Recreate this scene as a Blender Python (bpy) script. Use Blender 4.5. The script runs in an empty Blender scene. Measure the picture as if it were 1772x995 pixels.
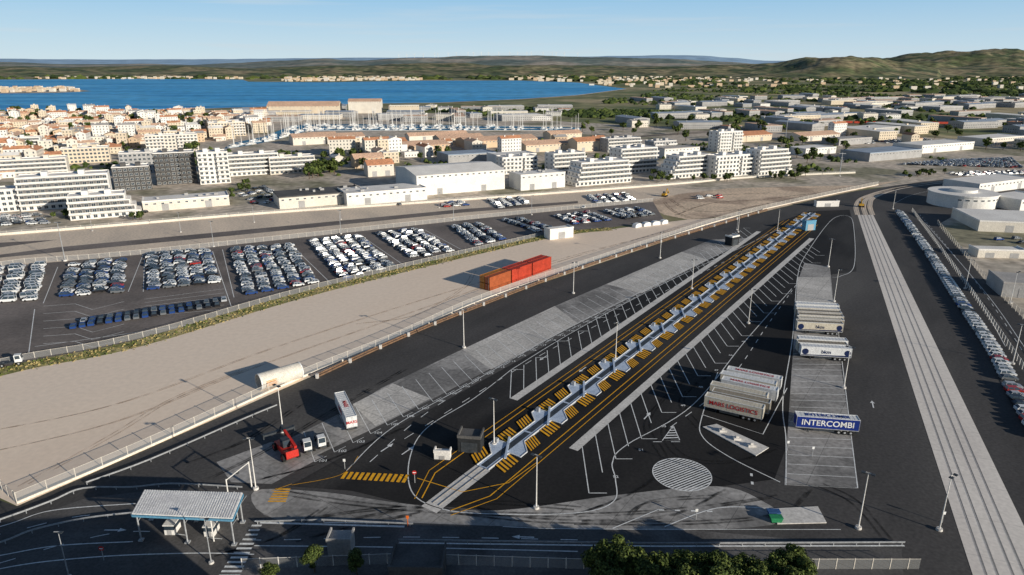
import bpy, math, random
from mathutils import Vector, Matrix, noise
R=random.Random(11)
S=bpy.context.scene
COL=S.collection
H=80.0; F=1181.0
P=math.atan((497.5-112)/F); sp,cp=math.sin(P),math.cos(P)
def G(px,py,z=0.0):
    "map survey: photograph measurement -> metres on the level ground (height z)"
    u=(px-886)/F; v=(py-497.5)/F; Z=(H-z)/(sp+v*cp)
    return (u*Z,(cp-v*sp)*Z)
# ---------------------------------------------------------------- materials
MATS={}
def nn(t,k,**kw):
    n=t.nodes.new(k)
    for a,b in kw.items(): setattr(n,a,b)
    return n
def M(name,c1,c2=None,s=.15,rough=.85,metal=0.,spec=.25,grain=0.12,gs=3.0,bump=0.,stretch=(1,1,1),rot=0.,joint=None,jc=(.05,.05,.05),j2=.84,lo=.38,hi=.62,c3=None,s3=.02,alpha=None):
    if name in MATS: return MATS[name]
    m=bpy.data.materials.new(name); m.use_nodes=True; t=m.node_tree; L=t.links
    b=t.nodes['Principled BSDF']; b.inputs['Roughness'].default_value=rough; b.inputs['Metallic'].default_value=metal
    b.inputs['Specular IOR Level'].default_value=spec
    geo=nn(t,'ShaderNodeNewGeometry'); mp=nn(t,'ShaderNodeMapping'); L.new(geo.outputs['Position'],mp.inputs[0])
    mp.inputs['Rotation'].default_value=(0,0,rot)
    mp2=nn(t,'ShaderNodeMapping'); L.new(mp.outputs[0],mp2.inputs[0]); mp2.inputs['Scale'].default_value=stretch
    c2=c2 or tuple(x*.8 for x in c1)
    no=nn(t,'ShaderNodeTexNoise'); no.inputs['Scale'].default_value=s; no.inputs['Detail'].default_value=6; no.inputs['Roughness'].default_value=.62
    L.new(mp2.outputs[0],no.inputs['Vector'])
    r=nn(t,'ShaderNodeValToRGB'); r.color_ramp.elements[0].position=lo; r.color_ramp.elements[1].position=hi
    r.color_ramp.elements[0].color=(*c1,1); r.color_ramp.elements[1].color=(*c2,1); L.new(no.outputs['Fac'],r.inputs[0])
    out=r.outputs[0]
    if c3:
        n3=nn(t,'ShaderNodeTexNoise'); n3.inputs['Scale'].default_value=s3; n3.inputs['Detail'].default_value=7; L.new(mp2.outputs[0],n3.inputs['Vector'])
        r3=nn(t,'ShaderNodeValToRGB'); r3.color_ramp.elements[0].position=.5; r3.color_ramp.elements[1].position=.6; L.new(n3.outputs['Fac'],r3.inputs[0])
        mx=nn(t,'ShaderNodeMix',data_type='RGBA'); L.new(r3.outputs[0],mx.inputs[0]); L.new(out,mx.inputs[6]); mx.inputs[7].default_value=(*c3,1); out=mx.outputs[2]
    if grain:
        g=nn(t,'ShaderNodeTexNoise'); g.inputs['Scale'].default_value=gs; g.inputs['Detail'].default_value=3; L.new(geo.outputs['Position'],g.inputs['Vector'])
        mr=nn(t,'ShaderNodeMapRange'); mr.inputs[1].default_value=.3; mr.inputs[2].default_value=.7; mr.inputs[3].default_value=1-grain*1.5; mr.inputs[4].default_value=1+grain*1.5
        L.new(g.outputs['Fac'],mr.inputs[0])
        mx=nn(t,'ShaderNodeMix',data_type='RGBA',blend_type='MULTIPLY'); mx.inputs[0].default_value=1; L.new(out,mx.inputs[6]); L.new(mr.outputs[0],mx.inputs[7]); out=mx.outputs[2]
        if bump:
            bp=nn(t,'ShaderNodeBump'); bp.inputs['Strength'].default_value=bump; bp.inputs['Distance'].default_value=.3; L.new(g.outputs['Fac'],bp.inputs['Height']); L.new(bp.outputs[0],b.inputs['Normal'])
    if joint:
        br=nn(t,'ShaderNodeTexBrick'); br.offset=0; br.inputs['Scale'].default_value=1; br.inputs['Brick Width'].default_value=joint[0]; br.inputs['Row Height'].default_value=joint[1]
        br.inputs['Mortar Size'].default_value=joint[2]; br.inputs['Color1'].default_value=(1,1,1,1); br.inputs['Color2'].default_value=(j2,j2,j2,1); br.inputs['Mortar'].default_value=(*jc,1)
        L.new(mp.outputs[0],br.inputs['Vector'])
        mx=nn(t,'ShaderNodeMix',data_type='RGBA',blend_type='MULTIPLY'); mx.inputs[0].default_value=1; L.new(out,mx.inputs[6]); L.new(br.outputs[0],mx.inputs[7]); out=mx.outputs[2]
    L.new(out,b.inputs['Base Color'])
    if alpha:
        an=nn(t,'ShaderNodeTexNoise'); an.inputs['Scale'].default_value=.35; an.inputs['Detail'].default_value=5; L.new(geo.outputs['Position'],an.inputs['Vector'])
        ar=nn(t,'ShaderNodeMapRange'); ar.inputs[1].default_value=.35; ar.inputs[2].default_value=.65; ar.inputs[3].default_value=0; ar.inputs[4].default_value=alpha; L.new(an.outputs['Fac'],ar.inputs[0])
        L.new(ar.outputs[0],b.inputs['Alpha'])
    MATS[name]=m; return m
A26=math.radians(26); A34=math.atan2(.566,.824)
land=M('land',(.10,.14,.045),(.28,.25,.13),s=.006,c3=(.44,.36,.21),s3=.0035,gs=.03,grain=.3)
townG=M('town_ground_mat',(.62,.52,.42),(.48,.42,.34),s=.02,c3=(.26,.24,.16),s3=.014,gs=.2,grain=.25)
dust=M('dust_road',(.80,.65,.50),(.64,.53,.42),s=.05,stretch=(1,.2,1),rot=-A26,gs=1.)
beige=M('gravel_yard',(.95,.77,.60),(.86,.69,.54),s=.02,stretch=(1,.25,1),rot=A34,gs=.7,grain=.035,c3=(.90,.74,.59),s3=.012)
tanG=M('earth_yard',(.80,.61,.44),(.62,.48,.35),s=.04,gs=.6,grain=.18,c3=(.46,.34,.25),s3=.03)
asph=M('asphalt_mid',(.084,.078,.075),(.056,.053,.051),s=.06,gs=1.5,grain=.14,stretch=(1,.3,1),rot=A34,c3=(.105,.098,.092),s3=.03)
asphP=M('asphalt_carpark',(.20,.170,.152),(.145,.125,.114),s=.05,gs=1.,grain=.12,c3=(.23,.197,.178),s3=.03)
asphN=M('asphalt_new',(.012,.011,.011),(.024,.022,.021),s=.05,gs=1.5,grain=.15,stretch=(1,.25,1),rot=A34,c3=(.042,.039,.037),s3=.035)
asphR=M('asphalt_road',(.085,.080,.077),(.12,.113,.108),s=.08,gs=2,grain=.14,c3=(.16,.15,.143),s3=.04)
conc=M('concrete_panel',(.68,.64,.59),(.54,.51,.47),s=.08,gs=1.5,grain=.15,rot=A34,joint=(6,6,.06),jc=(.45,.45,.45))
concD=M('concrete_worn',(.46,.435,.41),(.31,.295,.28),s=.06,gs=1.,grain=.16,rot=A34,joint=(9,9,.07),jc=(.55,.55,.55),c3=(.22,.21,.20),s3=.05)
concR=M('concrete_track',(.84,.77,.69),(.76,.69,.62),s=.1,gs=1.2,grain=.06,rot=math.radians(22.5),joint=(100,12.,.05),jc=(.7,.7,.7),j2=.95,stretch=(1,.1,1))
concL=M('concrete_light',(.72,.68,.63),(.60,.57,.53),s=.2,gs=2)
white=M('road_paint_white',(.88,.88,.86),(.70,.70,.68),s=.6)
yellow=M('road_paint_yellow',(.95,.46,.02),(.78,.38,.02),s=.6)
black=M('black_rubber',(.015,.015,.015))
verge=M('verge_grass',(.16,.18,.05),(.52,.42,.20),s=.12,gs=.9,grain=.3)
steel=M('galvanised_steel',(.50,.51,.52),(.40,.41,.42),rough=.45,metal=.3,s=1)
darkst=M('dark_steel',(.07,.08,.09),(.045,.052,.06),rough=.5,metal=.2,s=1)
cabinD=M('dark_cabin_panel',(.030,.032,.035),(.022,.024,.026),s=.8)
darkroof=M('dark_felt_roof',(.13,.125,.12),(.09,.087,.085),s=.2)
palebl=M('pale_blue_steel',(.56,.64,.76),(.42,.50,.62),rough=.6,s=.5)
rust=M('rusted_rail',(.24,.14,.08),(.14,.09,.06),s=1.)
railst=M('rail_steel',(.34,.31,.28),(.26,.24,.22),rough=.5,metal=.2,s=1.)
tyre=M('tyre_mark',(.012,.012,.012),(.02,.02,.02),alpha=.7)
tyreE=M('earth_track_mark',(.36,.27,.20),(.28,.21,.15),alpha=.7)
tyreG=M('gravel_track_mark',(.62,.50,.39),(.56,.45,.35),alpha=.55)
glass=M('window_glass',(.03,.045,.06),(.05,.07,.09),rough=.12,spec=.6,grain=0)
wallW=M('white_render',(.82,.79,.74),(.74,.71,.66),s=.1)
wallC=M('cream_render',(.72,.61,.46),(.64,.54,.41),s=.1)
wallO=M('ochre_render',(.66,.49,.33),(.56,.42,.29),s=.1)
wallP=M('pale_render',(.76,.70,.60),(.66,.60,.52),s=.1)
wallD=M('dark_cladding',(.11,.105,.10),(.075,.072,.07),s=.3)
wallG=M('grey_cladding',(.42,.41,.40),(.35,.34,.33),s=.2)
roofT=M('terracotta_tiles',(.66,.30,.16),(.52,.24,.13),s=.08,gs=.8,grain=.2)
roofT2=M('pale_terracotta_tiles',(.74,.48,.33),(.62,.41,.29),s=.08,gs=.8,grain=.2)
roofW=M('white_roof',(.90,.86,.80),(.78,.74,.69),s=.1)
roofG=M('grey_roof',(.50,.47,.44),(.37,.35,.33),s=.08)
roofB=M('blue_grey_roof',(.36,.42,.50),(.28,.34,.42),s=.08)
blueW=M('blue_panel',(.14,.36,.52),(.12,.30,.44),s=.3)
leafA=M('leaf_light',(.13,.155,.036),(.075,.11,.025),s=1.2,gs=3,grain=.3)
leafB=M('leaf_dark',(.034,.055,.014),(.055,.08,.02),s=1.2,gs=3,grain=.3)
bark=M('bark',(.12,.085,.06))
def water_mat(name,a,b_,c3):
    m=M(name,a,b_,s=.003,stretch=(.25,1.6,1),rough=.5,spec=.12,grain=.16,gs=.03,c3=c3,s3=.006)
    t=m.node_tree; b=t.nodes['Principled BSDF']; geo=nn(t,'ShaderNodeNewGeometry')
    n=nn(t,'ShaderNodeTexNoise'); n.inputs['Scale'].default_value=.12; n.inputs['Detail'].default_value=8; t.links.new(geo.outputs['Position'],n.inputs['Vector'])
    bp=nn(t,'ShaderNodeBump'); bp.inputs['Strength'].default_value=.7; bp.inputs['Distance'].default_value=2; t.links.new(n.outputs['Fac'],bp.inputs['Height']); t.links.new(bp.outputs[0],b.inputs['Normal'])
    return m
water=water_mat('lagoon_water_surface',(.06,.38,.72),(.16,.50,.80),(.03,.29,.62)); waterM=water_mat('harbour_water_surface',(.04,.20,.34),(.06,.25,.40),(.03,.16,.28))
def mesh_panel_mat(name,col,tr):
    m=bpy.data.materials.new(name); m.use_nodes=True; t=m.node_tree; b=t.nodes['Principled BSDF']; b.inputs['Base Color'].default_value=(*col,1)
    tr_=nn(t,'ShaderNodeBsdfTransparent'); mx=nn(t,'ShaderNodeMixShader'); mx.inputs[0].default_value=1-tr
    t.links.new(tr_.outputs[0],mx.inputs[1]); t.links.new(b.outputs[0],mx.inputs[2]); t.links.new(mx.outputs[0],t.nodes['Material Output'].inputs[0]); return m
wire=mesh_panel_mat('wire_mesh',(.6,.6,.58),.8)
# ---------------------------------------------------------------- mesh tools
class MB:
    def __init__(s): s.v=[]; s.f=[]; s.m=[]
    def add(s,vs,fs,m=0):
        o=len(s.v); s.v+=[tuple(a) for a in vs]; s.f+=[tuple(i+o for i in f) for f in fs]; s.m+=[m]*len(fs); return s
    def box(s,x0,y0,z0,x1,y1,z1,m=0,mt=None,bot=True):
        vs=[(x0,y0,z0),(x1,y0,z0),(x1,y1,z0),(x0,y1,z0),(x0,y0,z1),(x1,y0,z1),(x1,y1,z1),(x0,y1,z1)]
        fs=[(0,1,5,4),(1,2,6,5),(2,3,7,6),(3,0,4,7)]+([(3,2,1,0)] if bot else [])
        s.add(vs,fs,m); o=len(s.v)-8; s.f.append((o+4,o+5,o+6,o+7)); s.m.append(m if mt is None else mt); return s
    def prism(s,poly,z0,z1,m=0,mt=None):
        n=len(poly)
        if sum(poly[i][0]*poly[(i+1)%n][1]-poly[(i+1)%n][0]*poly[i][1] for i in range(n))<0: poly=list(poly)[::-1]
        vs=[(x,y,z0) for x,y in poly]+[(x,y,z1) for x,y in poly]
        s.add(vs,[(i,(i+1)%n,n+(i+1)%n,n+i) for i in range(n)],m); o=len(s.v)-2*n
        s.f.append(tuple(range(o+n,o+2*n))); s.m.append(m if mt is None else mt)
        s.f.append(tuple(range(o+n-1,o-1,-1))); s.m.append(m); return s
    def side(s,prof,y0,y1,m=0):
        n=len(prof); vs=[(x,y0,z) for x,z in prof]+[(x,y1,z) for x,z in prof]
        return s.add(vs,[(i,(i+1)%n,n+(i+1)%n,n+i) for i in range(n)]+[tuple(range(n-1,-1,-1)),tuple(range(n,2*n))],m)
    def tube(s,p,q,r0,r1=None,n=8,m=0,cap=True):
        p=Vector(p); q=Vector(q); r1=r0 if r1 is None else r1; d=(q-p)
        if d.length<1e-6: return s
        d.normalize(); a=d.orthogonal().normalized(); b=d.cross(a); vs=[]
        for c,r in ((p,r0),(q,r1)):
            for i in range(n):
                t=2*math.pi*i/n; vs.append(c+(a*math.cos(t)+b*math.sin(t))*r)
        fs=[(i,(i+1)%n,n+(i+1)%n,n+i) for i in range(n)]
        if cap: fs+=[tuple(range(n-1,-1,-1)),tuple(range(n,2*n))]
        return s.add(vs,fs,m)
    def put(s,o,x,y,z=0,a=0,k=1,mm=None):
        c,sn=math.cos(a)*k,math.sin(a)*k
        b=len(s.v); s.v+=[(x+c*p[0]-sn*p[1],y+sn*p[0]+c*p[1],z+p[2]*k) for p in o.v]; s.f+=[tuple(i+b for i in f) for f in o.f]
        s.m+=[(mm[i] if mm else i) for i in o.m]; return s
    def strip(s,pts,w,z,m=0):
        n=len(pts)
        if n<2: return s
        L=[];Rr=[]
        for i,(x,y) in enumerate(pts):
            a=pts[max(0,i-1)]; b=pts[min(n-1,i+1)]; dx,dy=b[0]-a[0],b[1]-a[1]; l=math.hypot(dx,dy) or 1
            L.append((x-dy/l*w/2,y+dx/l*w/2,z)); Rr.append((x+dy/l*w/2,y-dx/l*w/2,z))
        return s.add(L+Rr,[(n+i,n+i+1,i+1,i) for i in range(n-1)],m)
    def dash(s,pts,w,z,on,off,m=0):
        d=resample(pts,1.0); per=on+off; cur=[]
        for i,p in enumerate(d):
            if (i%per)<=on: cur.append(p)
            else:
                if len(cur)>1: s.strip(cur,w,z,m)
                cur=[]
        if len(cur)>1: s.strip(cur,w,z,m)
        return s
def resample(pts,step):
    out=[pts[0]]; acc=0
    for a,b in zip(pts,pts[1:]):
        l=math.hypot(b[0]-a[0],b[1]-a[1]); t=step-acc
        while t<=l: out.append((a[0]+(b[0]-a[0])*t/l,a[1]+(b[1]-a[1])*t/l)); t+=step
        acc=l-(t-step)
    return out
def smooth(pts,n=8,closed=False):
    out=[]; N=len(pts)
    for i in range(N if closed else N-1):
        g=(lambda k: pts[k%N]) if closed else (lambda k: pts[min(max(k,0),N-1)])
        p0,p1,p2,p3=g(i-1),g(i),g(i+1),g(i+2)
        for j in range(n):
            t=j/n; out.append(tuple(.5*((2*p1[k])+(-p0[k]+p2[k])*t+(2*p0[k]-5*p1[k]+4*p2[k]-p3[k])*t*t+(-p0[k]+3*p1[k]-3*p2[k]+p3[k])*t**3) for k in (0,1)))
    if not closed: out.append(tuple(pts[-1]))
    return out
def gp(l): return [G(*p) for p in l]
def me(name,mb,mats,sm=False):
    m=bpy.data.meshes.new(name); m.from_pydata(mb.v,[],mb.f)
    for a in mats: m.materials.append(a)
    m.polygons.foreach_set('material_index',mb.m)
    if sm: m.polygons.foreach_set('use_smooth',[True]*len(mb.f))
    m.update(); return m
def ob(name,data,x=0,y=0,z=0,a=0,parent=None,k=1,**pr):
    o=bpy.data.objects.new(name,data); o.location=(x,y,z); o.rotation_euler=(0,0,a)
    o.scale=(k,k,k) if not isinstance(k,tuple) else k
    COL.objects.link(o)
    if parent: o.parent=parent
    for q,v in pr.items(): o[q]=v
    return o
def thing(name,mb,mats,x=0,y=0,z=0,a=0,parent=None,sm=False,**pr):
    return ob(name,me(name,mb,mats,sm) if mb else None,x,y,z,a,parent,**pr)
def clone(root,x,y,z=None,a=None,k=None,**pr):
    n=root.copy(); n.location=(x,y,root.location.z if z is None else z)
    if a is not None: n.rotation_euler=(0,0,a)
    if k: n.scale=(k,k,k)
    COL.objects.link(n)
    for q,v in pr.items(): n[q]=v
    for c in root.children:
        d=c.copy(); d.parent=n; COL.objects.link(d)
        for e in c.children:
            f=e.copy(); f.parent=d; COL.objects.link(f)
    return n
def sheet(name,pts,z,mat,**kw):
    mb=MB(); n=len(pts); mb.add([(x,y,z) for x,y in pts],[tuple(range(n))],0)
    a=sum(pts[i][0]*pts[(i+1)%n][1]-pts[(i+1)%n][0]*pts[i][1] for i in range(n))
    if a<0: mb.f=[tuple(reversed(mb.f[0]))]
    kw.setdefault('kind','structure'); return thing(name,mb,[mat],**kw)
def inpoly(x,y,pl):
    c=False; n=len(pl)
    for i in range(n):
        x1,y1=pl[i]; x2,y2=pl[(i+1)%n]
        if (y1>y)!=(y2>y) and x<(x2-x1)*(y-y1)/(y2-y1)+x1: c=not c
    return c
# ---------------------------------------------------------------- ground sheets
mb=MB(); n=64; mb.add([(60000*math.cos(2*math.pi*i/n),60000*math.sin(2*math.pi*i/n),0) for i in range(n)],[tuple(range(n))]); thing('ground',mb,[land],kind='structure')
sheet('town_ground',gp([(-500,560),(-500,195),(0,192),(450,190),(760,196),(1000,212),(1300,226),(1772,245),(2300,262),(2300,340),(1772,312),(1480,326),(1130,352),(0,468)]),.02,townG)
sheet('dusty_road',gp([(-500,560),(0,466),(370,428),(850,376),(1140,348),(1250,332),(1140,322),(760,350),(450,370),(100,398),(-500,450)]),.04,dust)
sheet('port_road',gp([(-500,520),(0,446),(400,408),(800,368),(1000,352),(1000,345),(780,357),(400,392),(100,415),(0,420),(-500,470)]),.05,asphP)
sheet('port_road_light_lane',gp([(-500,505),(100,428),(400,400),(800,362),(1000,348),(1000,345),(780,357),(400,392),(100,415),(-500,495)]),.06,dust)
CP=[(-500,570),(0,462),(250,440),(850,376),(1130,349),(1150,382),(940,408),(560,498),(240,592),(0,640),(-500,790)]
sheet('car_park_asphalt',gp(CP),.06,asphP)
sheet('gravel_yard',gp([(-500,795),(0,645),(240,597),(560,502),(940,412),(1150,385),(1190,380),(1300,374),(1250,384),(840,522),(520,660),(30,876),(0,862),(-500,960)]),.05,beige)
sheet('earth_yard',gp([(1100,352),(1180,335),(1260,326),(1400,322),(1480,321),(1560,312),(1480,330),(1400,347),(1300,372),(1190,380),(1150,372),(1130,362)]),.055,tanG)
sheet('terminal_asphalt',gp([(-500,965),(0,866),(30,877),(520,661),(840,523),(1250,385),(1400,348),(1480,331),(1600,314),(1772,302),(2300,305),(2600,500),(2600,1500),(-700,1500)]),.06,asph)
vp=resample(smooth(gp([(-500,790),(0,644),(240,594),(560,501),(940,411),(1060,396)]),6),3)
mb=MB(); mb.strip(vp,6.5,.075); thing('grass_verge',mb,[verge],kind='structure')
sheet('terminal_new_asphalt',gp([(500,842),(620,775),(760,700),(960,590),(1180,475),(1300,412),(1345,385),(1400,366),(1470,363),(1480,400),(1482,470),(1440,475),(1378,515),(1366,760),(1340,830),(1250,842),(1060,862),(860,884),(700,872),(610,850)]),.07,asphN)
sheet('loop_road',gp([(-700,1500),(-500,1050),(0,915),(150,862),(300,845),(440,850),(480,900),(1200,918),(1560,950),(1600,1500)]),.073,asphR)
sheet('concrete_apron',smooth(gp([(440,850),(560,852),(700,872),(860,884),(1060,858),(1240,842),(1320,868),(1350,905),(1180,918),(900,912),(700,905),(480,900)]),5,True),.077,concD)
sheet('concrete_apron',gp([(375,800),(470,765),(560,790),(470,838),(400,835)]),.08,concD)
sheet('concrete_bay_strip',gp([(470,775),(590,715),(660,672),(800,605),(960,530),(1100,470),(1230,415),(1300,412),(1180,472),(940,590),(760,685),(640,745),(545,790)]),.084,concD)
for q in ([(800,605),(960,530),(1000,560),(850,640)],[(610,700),(680,664),(745,690),(650,738)],[(1050,492),(1180,436),(1225,450),(1110,508)]):
    sheet('concrete_bay_panel',gp(q),.089,conc)
sheet('trailer_park_concrete',gp([(1378,520),(1383,480),(1392,455),(1436,462),(1442,520),(1456,640),(1486,846),(1357,840),(1366,700)]),.084,concD)
sheet('trailer_park_panel',gp([(1376,560),(1380,480),(1436,480),(1446,560)]),.09,conc)
RT=gp([(1484,372),(1511,372),(1786,940),(1852,1120),(1724,1120),(1683,995),(1588,700)])
sheet('rail_track_slab',RT,.09,concR)
sheet('side_road',gp([(1540,360),(1570,352),(1640,400),(1772,560),(1900,760),(2300,1300),(2100,1300),(1800,790),(1600,420)]),.085,asph)
sheet('side_yard_concrete',gp([(1625,388),(1660,368),(1900,355),(2300,380),(2300,700),(1900,660),(1772,552),(1700,480)]),.09,townG)
sheet('curved_road',smooth(gp([(1478,352),(1500,338),(1560,322),(1680,306),(1900,296),(1900,304),(1700,317),(1590,332),(1552,350),(1556,366),(1530,364)]),5,True),.088,asph)
mb=MB()
for f in (.2,.38,.62,.8):
    a=gp([(1484+27*f,372)])[0]
    b=(RT[4][0]*(1-f)+RT[3][0]*f,RT[4][1]*(1-f)+RT[3][1]*f)
    mb.strip([a,b],.10,.13,0)
    mb.strip([(a[0]+.18,a[1]),(b[0]+.18,b[1])],.06,.105,1)
thing('embedded_rails',mb,[railst,darkst],kind='structure')
mb=MB()
for o_ in (0,14,26):
    c_=smooth(gp([(1484+o_,372),(1482+o_*.9,355),(1498+o_*.7,340),(1560+o_*.4,324),(1680,310+o_*.1),(1900,300+o_*.1)]),8)
    mb.strip(c_,2.6,.095,1); mb.strip([(x-.7,y) for x,y in c_],.14,.13,0); mb.strip([(x+.7,y) for x,y in c_],.14,.131,0)
thing('curving_rail_tracks',mb,[railst,dust],kind='structure')
mb=MB()
for o_ in (0,2.2,4.4,7):
    c_=smooth(gp([(1100,236+o_*.2),(1300,222+o_*.6),(1500,214+o_),(1772,216+o_),(2200,226+o_)]),6); mb.strip(c_,5,.06,1)
    for d_ in (-.8,.8): mb.strip([(x,y+d_) for x,y in c_],.25,.09,0)
thing('far_railway_lines',mb,[railst,M('ballast',(.38,.31,.25),(.30,.25,.20),s=.2)],kind='structure')
tm=MB(); te=MB(); tg=MB()
def tm_(l,w,mbx=tm,z=.094):
    c_=smooth(gp(l),10)
    for o_ in (-.9,.9): mbx.strip([(x+o_*.8,y+o_*.5) for x,y in c_],w,z)
for l in ([(470,850),(600,870),(760,885),(1000,892),(1200,880),(1340,860)],[(520,900),(700,880),(950,902),(1150,895),(1250,850)],[(1200,700),(1150,740),(1180,790),(1260,800),(1340,780)],[(1180,660),(1120,730),(1150,800),(1100,850),(1000,890)],[(1210,740),(1180,690),(1240,640)],[(600,900),(800,870),(1000,880)],[(450,830),(560,800),(700,740)],[(1420,840),(1480,870),(1540,940)],[(1400,850),(1350,890),(1200,905),(1000,905)],[(330,800),(430,760),(520,700)],[(360,830),(460,780),(560,720),(700,640)],[(720,890),(640,905),(520,935)],[(1230,860),(1120,870),(1080,905)],[(560,880),(480,930),(380,960)]):
    tm_(l,.5)
for l in ([(1150,350),(1165,365),(1200,378),(1240,376)],[(1160,345),(1190,362),(1250,366),(1330,352)],[(1170,372),(1230,352),(1320,345),(1420,333)],[(1180,345),(1240,338),(1330,334)]): tm_(l,1.0,te,.06)
for l in ([(-100,760),(200,700),(480,600),(760,510),(1000,440),(1180,395)],[(-100,800),(200,730),(430,640),(700,545),(960,455),(1180,392)],[(40,840),(200,750),(300,690),(420,640)],[(620,560),(720,545),(800,500),(820,470)]): tm_(l,.5,tg,.056)
thing('tyre_marks',tm,[tyre],kind='structure'); thing('earth_tyre_marks',te,[tyreE],kind='structure'); thing('gravel_tyre_marks',tg,[tyreG],kind='structure')
# ---------------------------------------------------------------- rail frame
R0=(-7.8,121.1); RA=(.566,.824); RN=(.824,-.566)
def rs(s,t): return (R0[0]+RA[0]*s+RN[0]*t,R0[1]+RA[1]*s+RN[1]*t)
ANG=math.atan2(RA[1],RA[0])
mk=MB(); yk=MB()
Zm=.10
for sg in (-1,1):
    c=MB(); c.strip([rs(20 if sg>0 else 32,sg*12),rs(252,sg*12.6)],2.2,.093); thing('concrete_kerb_strip',c,[concL],kind='structure')
    yk.strip([rs(-12,sg*3.5),rs(-4,sg*7.0),rs(290,sg*7.0)],.24,Zm)
    yk.strip([rs(-13,sg*4.5),rs(-4,sg*8.6),rs(285,sg*8.6)],.18,Zm)
    s=22 if sg>0 else 32
    i=0
    while s<245:
        x,y=rs(s,sg*13.1)
        L=15 if i%4 else 17
        mk.strip([(x,y),(x-.02*sg*L,y-sg*L)],.2,Zm)
        if i%2==0:
            x2,y2=rs(s+6.2,sg*13.1); mk.strip([(x-.02*sg*L,y-sg*L),(x2-.02*sg*L,y-sg*L)],.2,Zm)
        s+=6.2; i+=1
c=MB(); c.strip([rs(-14,0),rs(3,0)],3.8,.10); c.strip([rs(3.02,0),rs(310,0)],3.4,.10); thing('track_bed',c,[concL],kind='structure')
c=MB()
for t in (-.75,.75): c.tube((*rs(-12,t),.17),(*rs(318,t),.17),.07,n=4)
thing('railway_rails',c,[railst],kind='structure')
# sawtooth decks: one continuous strip of broad pale angled platforms, a deck per wagon bay
PIT=17.3
def hatch(x0,x1,y0,y1,sl,n=9,z=.14):
    m=MB(); vs=[]
    for i in range(n+1):
        x=x0+(x1-x0)*i/n; vs+=[(x,y0,z),(x+sl,y1,z)]
    m.add(vs,[],0)
    for i in range(n):
        q=(2*i,2*i+2,2*i+3,2*i+1); m.f.append(q if y1>y0 else q[::-1]); m.m.append(0 if i%2==0 else 1)
    return me('hazard_hatching',m,[yellow,black])
# outline of a deck: straight notch edges stepping outward like a saw blade
up=[(0,1.5),(5.2,1.5),(8.2,4.4),(10.6,4.4),(10.6,1.5),(PIT,1.5)]
dn=[(PIT,-1.5),(13.4,-1.5),(10.2,-4.4),(7.6,-4.4),(7.6,-1.5),(0,-1.5)]
deck=MB(); deck.prism([(0,-1.5),(PIT,-1.5),(PIT,1.5),(0,1.5)],0,.2,0,0)
deck.prism([(5.2,1.502),(10.6,1.502),(10.6,4.4),(8.2,4.4)],0,.2,0,0)
deck.prism([(7.6,-1.502),(13.4,-1.502),(10.2,-4.4),(7.6,-4.4)],0,.2,0,0)
deckm=me('sawtooth_deck',deck,[palebl])
ed=MB()
for row in (up,dn):
    for a,b in zip(row,row[1:]):
        dx,dy=b[0]-a[0],b[1]-a[1]; l=math.hypot(dx,dy); ox,oy=dy/l*.1,-dx/l*.1
        ed.prism([(a[0]+ox,a[1]+oy),(b[0]+ox,b[1]+oy),(b[0]-ox,b[1]-oy),(a[0]-ox,a[1]-oy)],.202,.30)
edm=me('white_edge',ed,[wallW])
sl_=MB(); sl_.box(.3,-.75,.205,PIT-.3,.75,.215); slotm=me('guide_slot',sl_,[darkst])
rail=MB(); rail.box(-4.4,-.24,.23,4.4,.24,.5); railm=me('swing_arm',rail,[palebl])
H1=hatch(.2,4.6,1.75,4.9,2.2); H2=hatch(10.9,15.6,1.75,4.9,1.2); H3=hatch(13.2,17.0,-1.75,-4.9,-2.2); H4=hatch(2.2,7.3,-1.75,-4.9,-1.2)
pvm=me('pivot_cabinet',MB().box(-.4,-.4,.2,.4,.4,1.2),[steel])
s=3.
while s<300:
    x,y=rs(s,0)
    r=ob('sawtooth_platform',deckm,x,y,.12,ANG,label='pale blue-grey sawtooth loading platform with yellow hazard hatching',category='loading platform',group='sawtooth platforms along the loading track')
    ob('guide_slot',slotm,parent=r); ob('white_edge',edm,parent=r)
    for hm in (H1,H2,H3,H4): ob('hazard_hatching',hm,parent=r)
    ob('pivot_cabinet',pvm,9.6,3.4,0,parent=r); ob('swing_arm',railm,9.0,0,0,.5,parent=r)
    s+=PIT
def wl(l,w=.22,z=Zm,sm=True,n=8): 
    p=gp(l); mk.strip(smooth(p,n) if sm and len(p)>2 else p,w,z)
def wd(l,w=.2,on=3,off=4,z=Zm):
    p=gp(l); mk.dash(smooth(p,8) if len(p)>2 else p,w,z,on,off)
wl([(885,640),(820,690),(740,740),(710,790),(712,850),(760,880),(850,890),(1000,888),(1062,868),(1065,830),(1060,800),(1085,770),(1200,700),(1290,590),(1370,500)])
wl([(885,640),(1000,570),(1150,490),(1290,425),(1350,395)])
wl([(600,815),(680,740),(820,660),(980,570),(1140,490),(1270,428)])
wd([(700,760),(860,660),(1000,580),(1200,480),(1320,420)])
wd([(640,800),(760,700),(950,590),(1150,488)])
wd([(1160,740),(1260,660),(1330,560),(1380,490)])
wl([(1360,840),(1360,760),(1355,690),(1372,580),(1380,480),(1395,440),(1440,380),(1470,375),(1478,400),(1478,460),(1455,478),(1440,480)])
wl([(1242,645),(1215,720),(1215,755),(1260,790),(1350,835)])
wl([(1480,845),(1360,838)],sm=False)
wl([(1215,718),(1320,752),(1362,672)],sm=False)
wd([(1130,765),(1190,765)],on=2,off=2); wd([(1300,820),(1303,850)],w=.5,on=1,off=2)
wl([(1150,912),(1240,880),(1330,880)]); wd([(1140,883),(1240,886)],w=.4,on=1,off=2)
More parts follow.
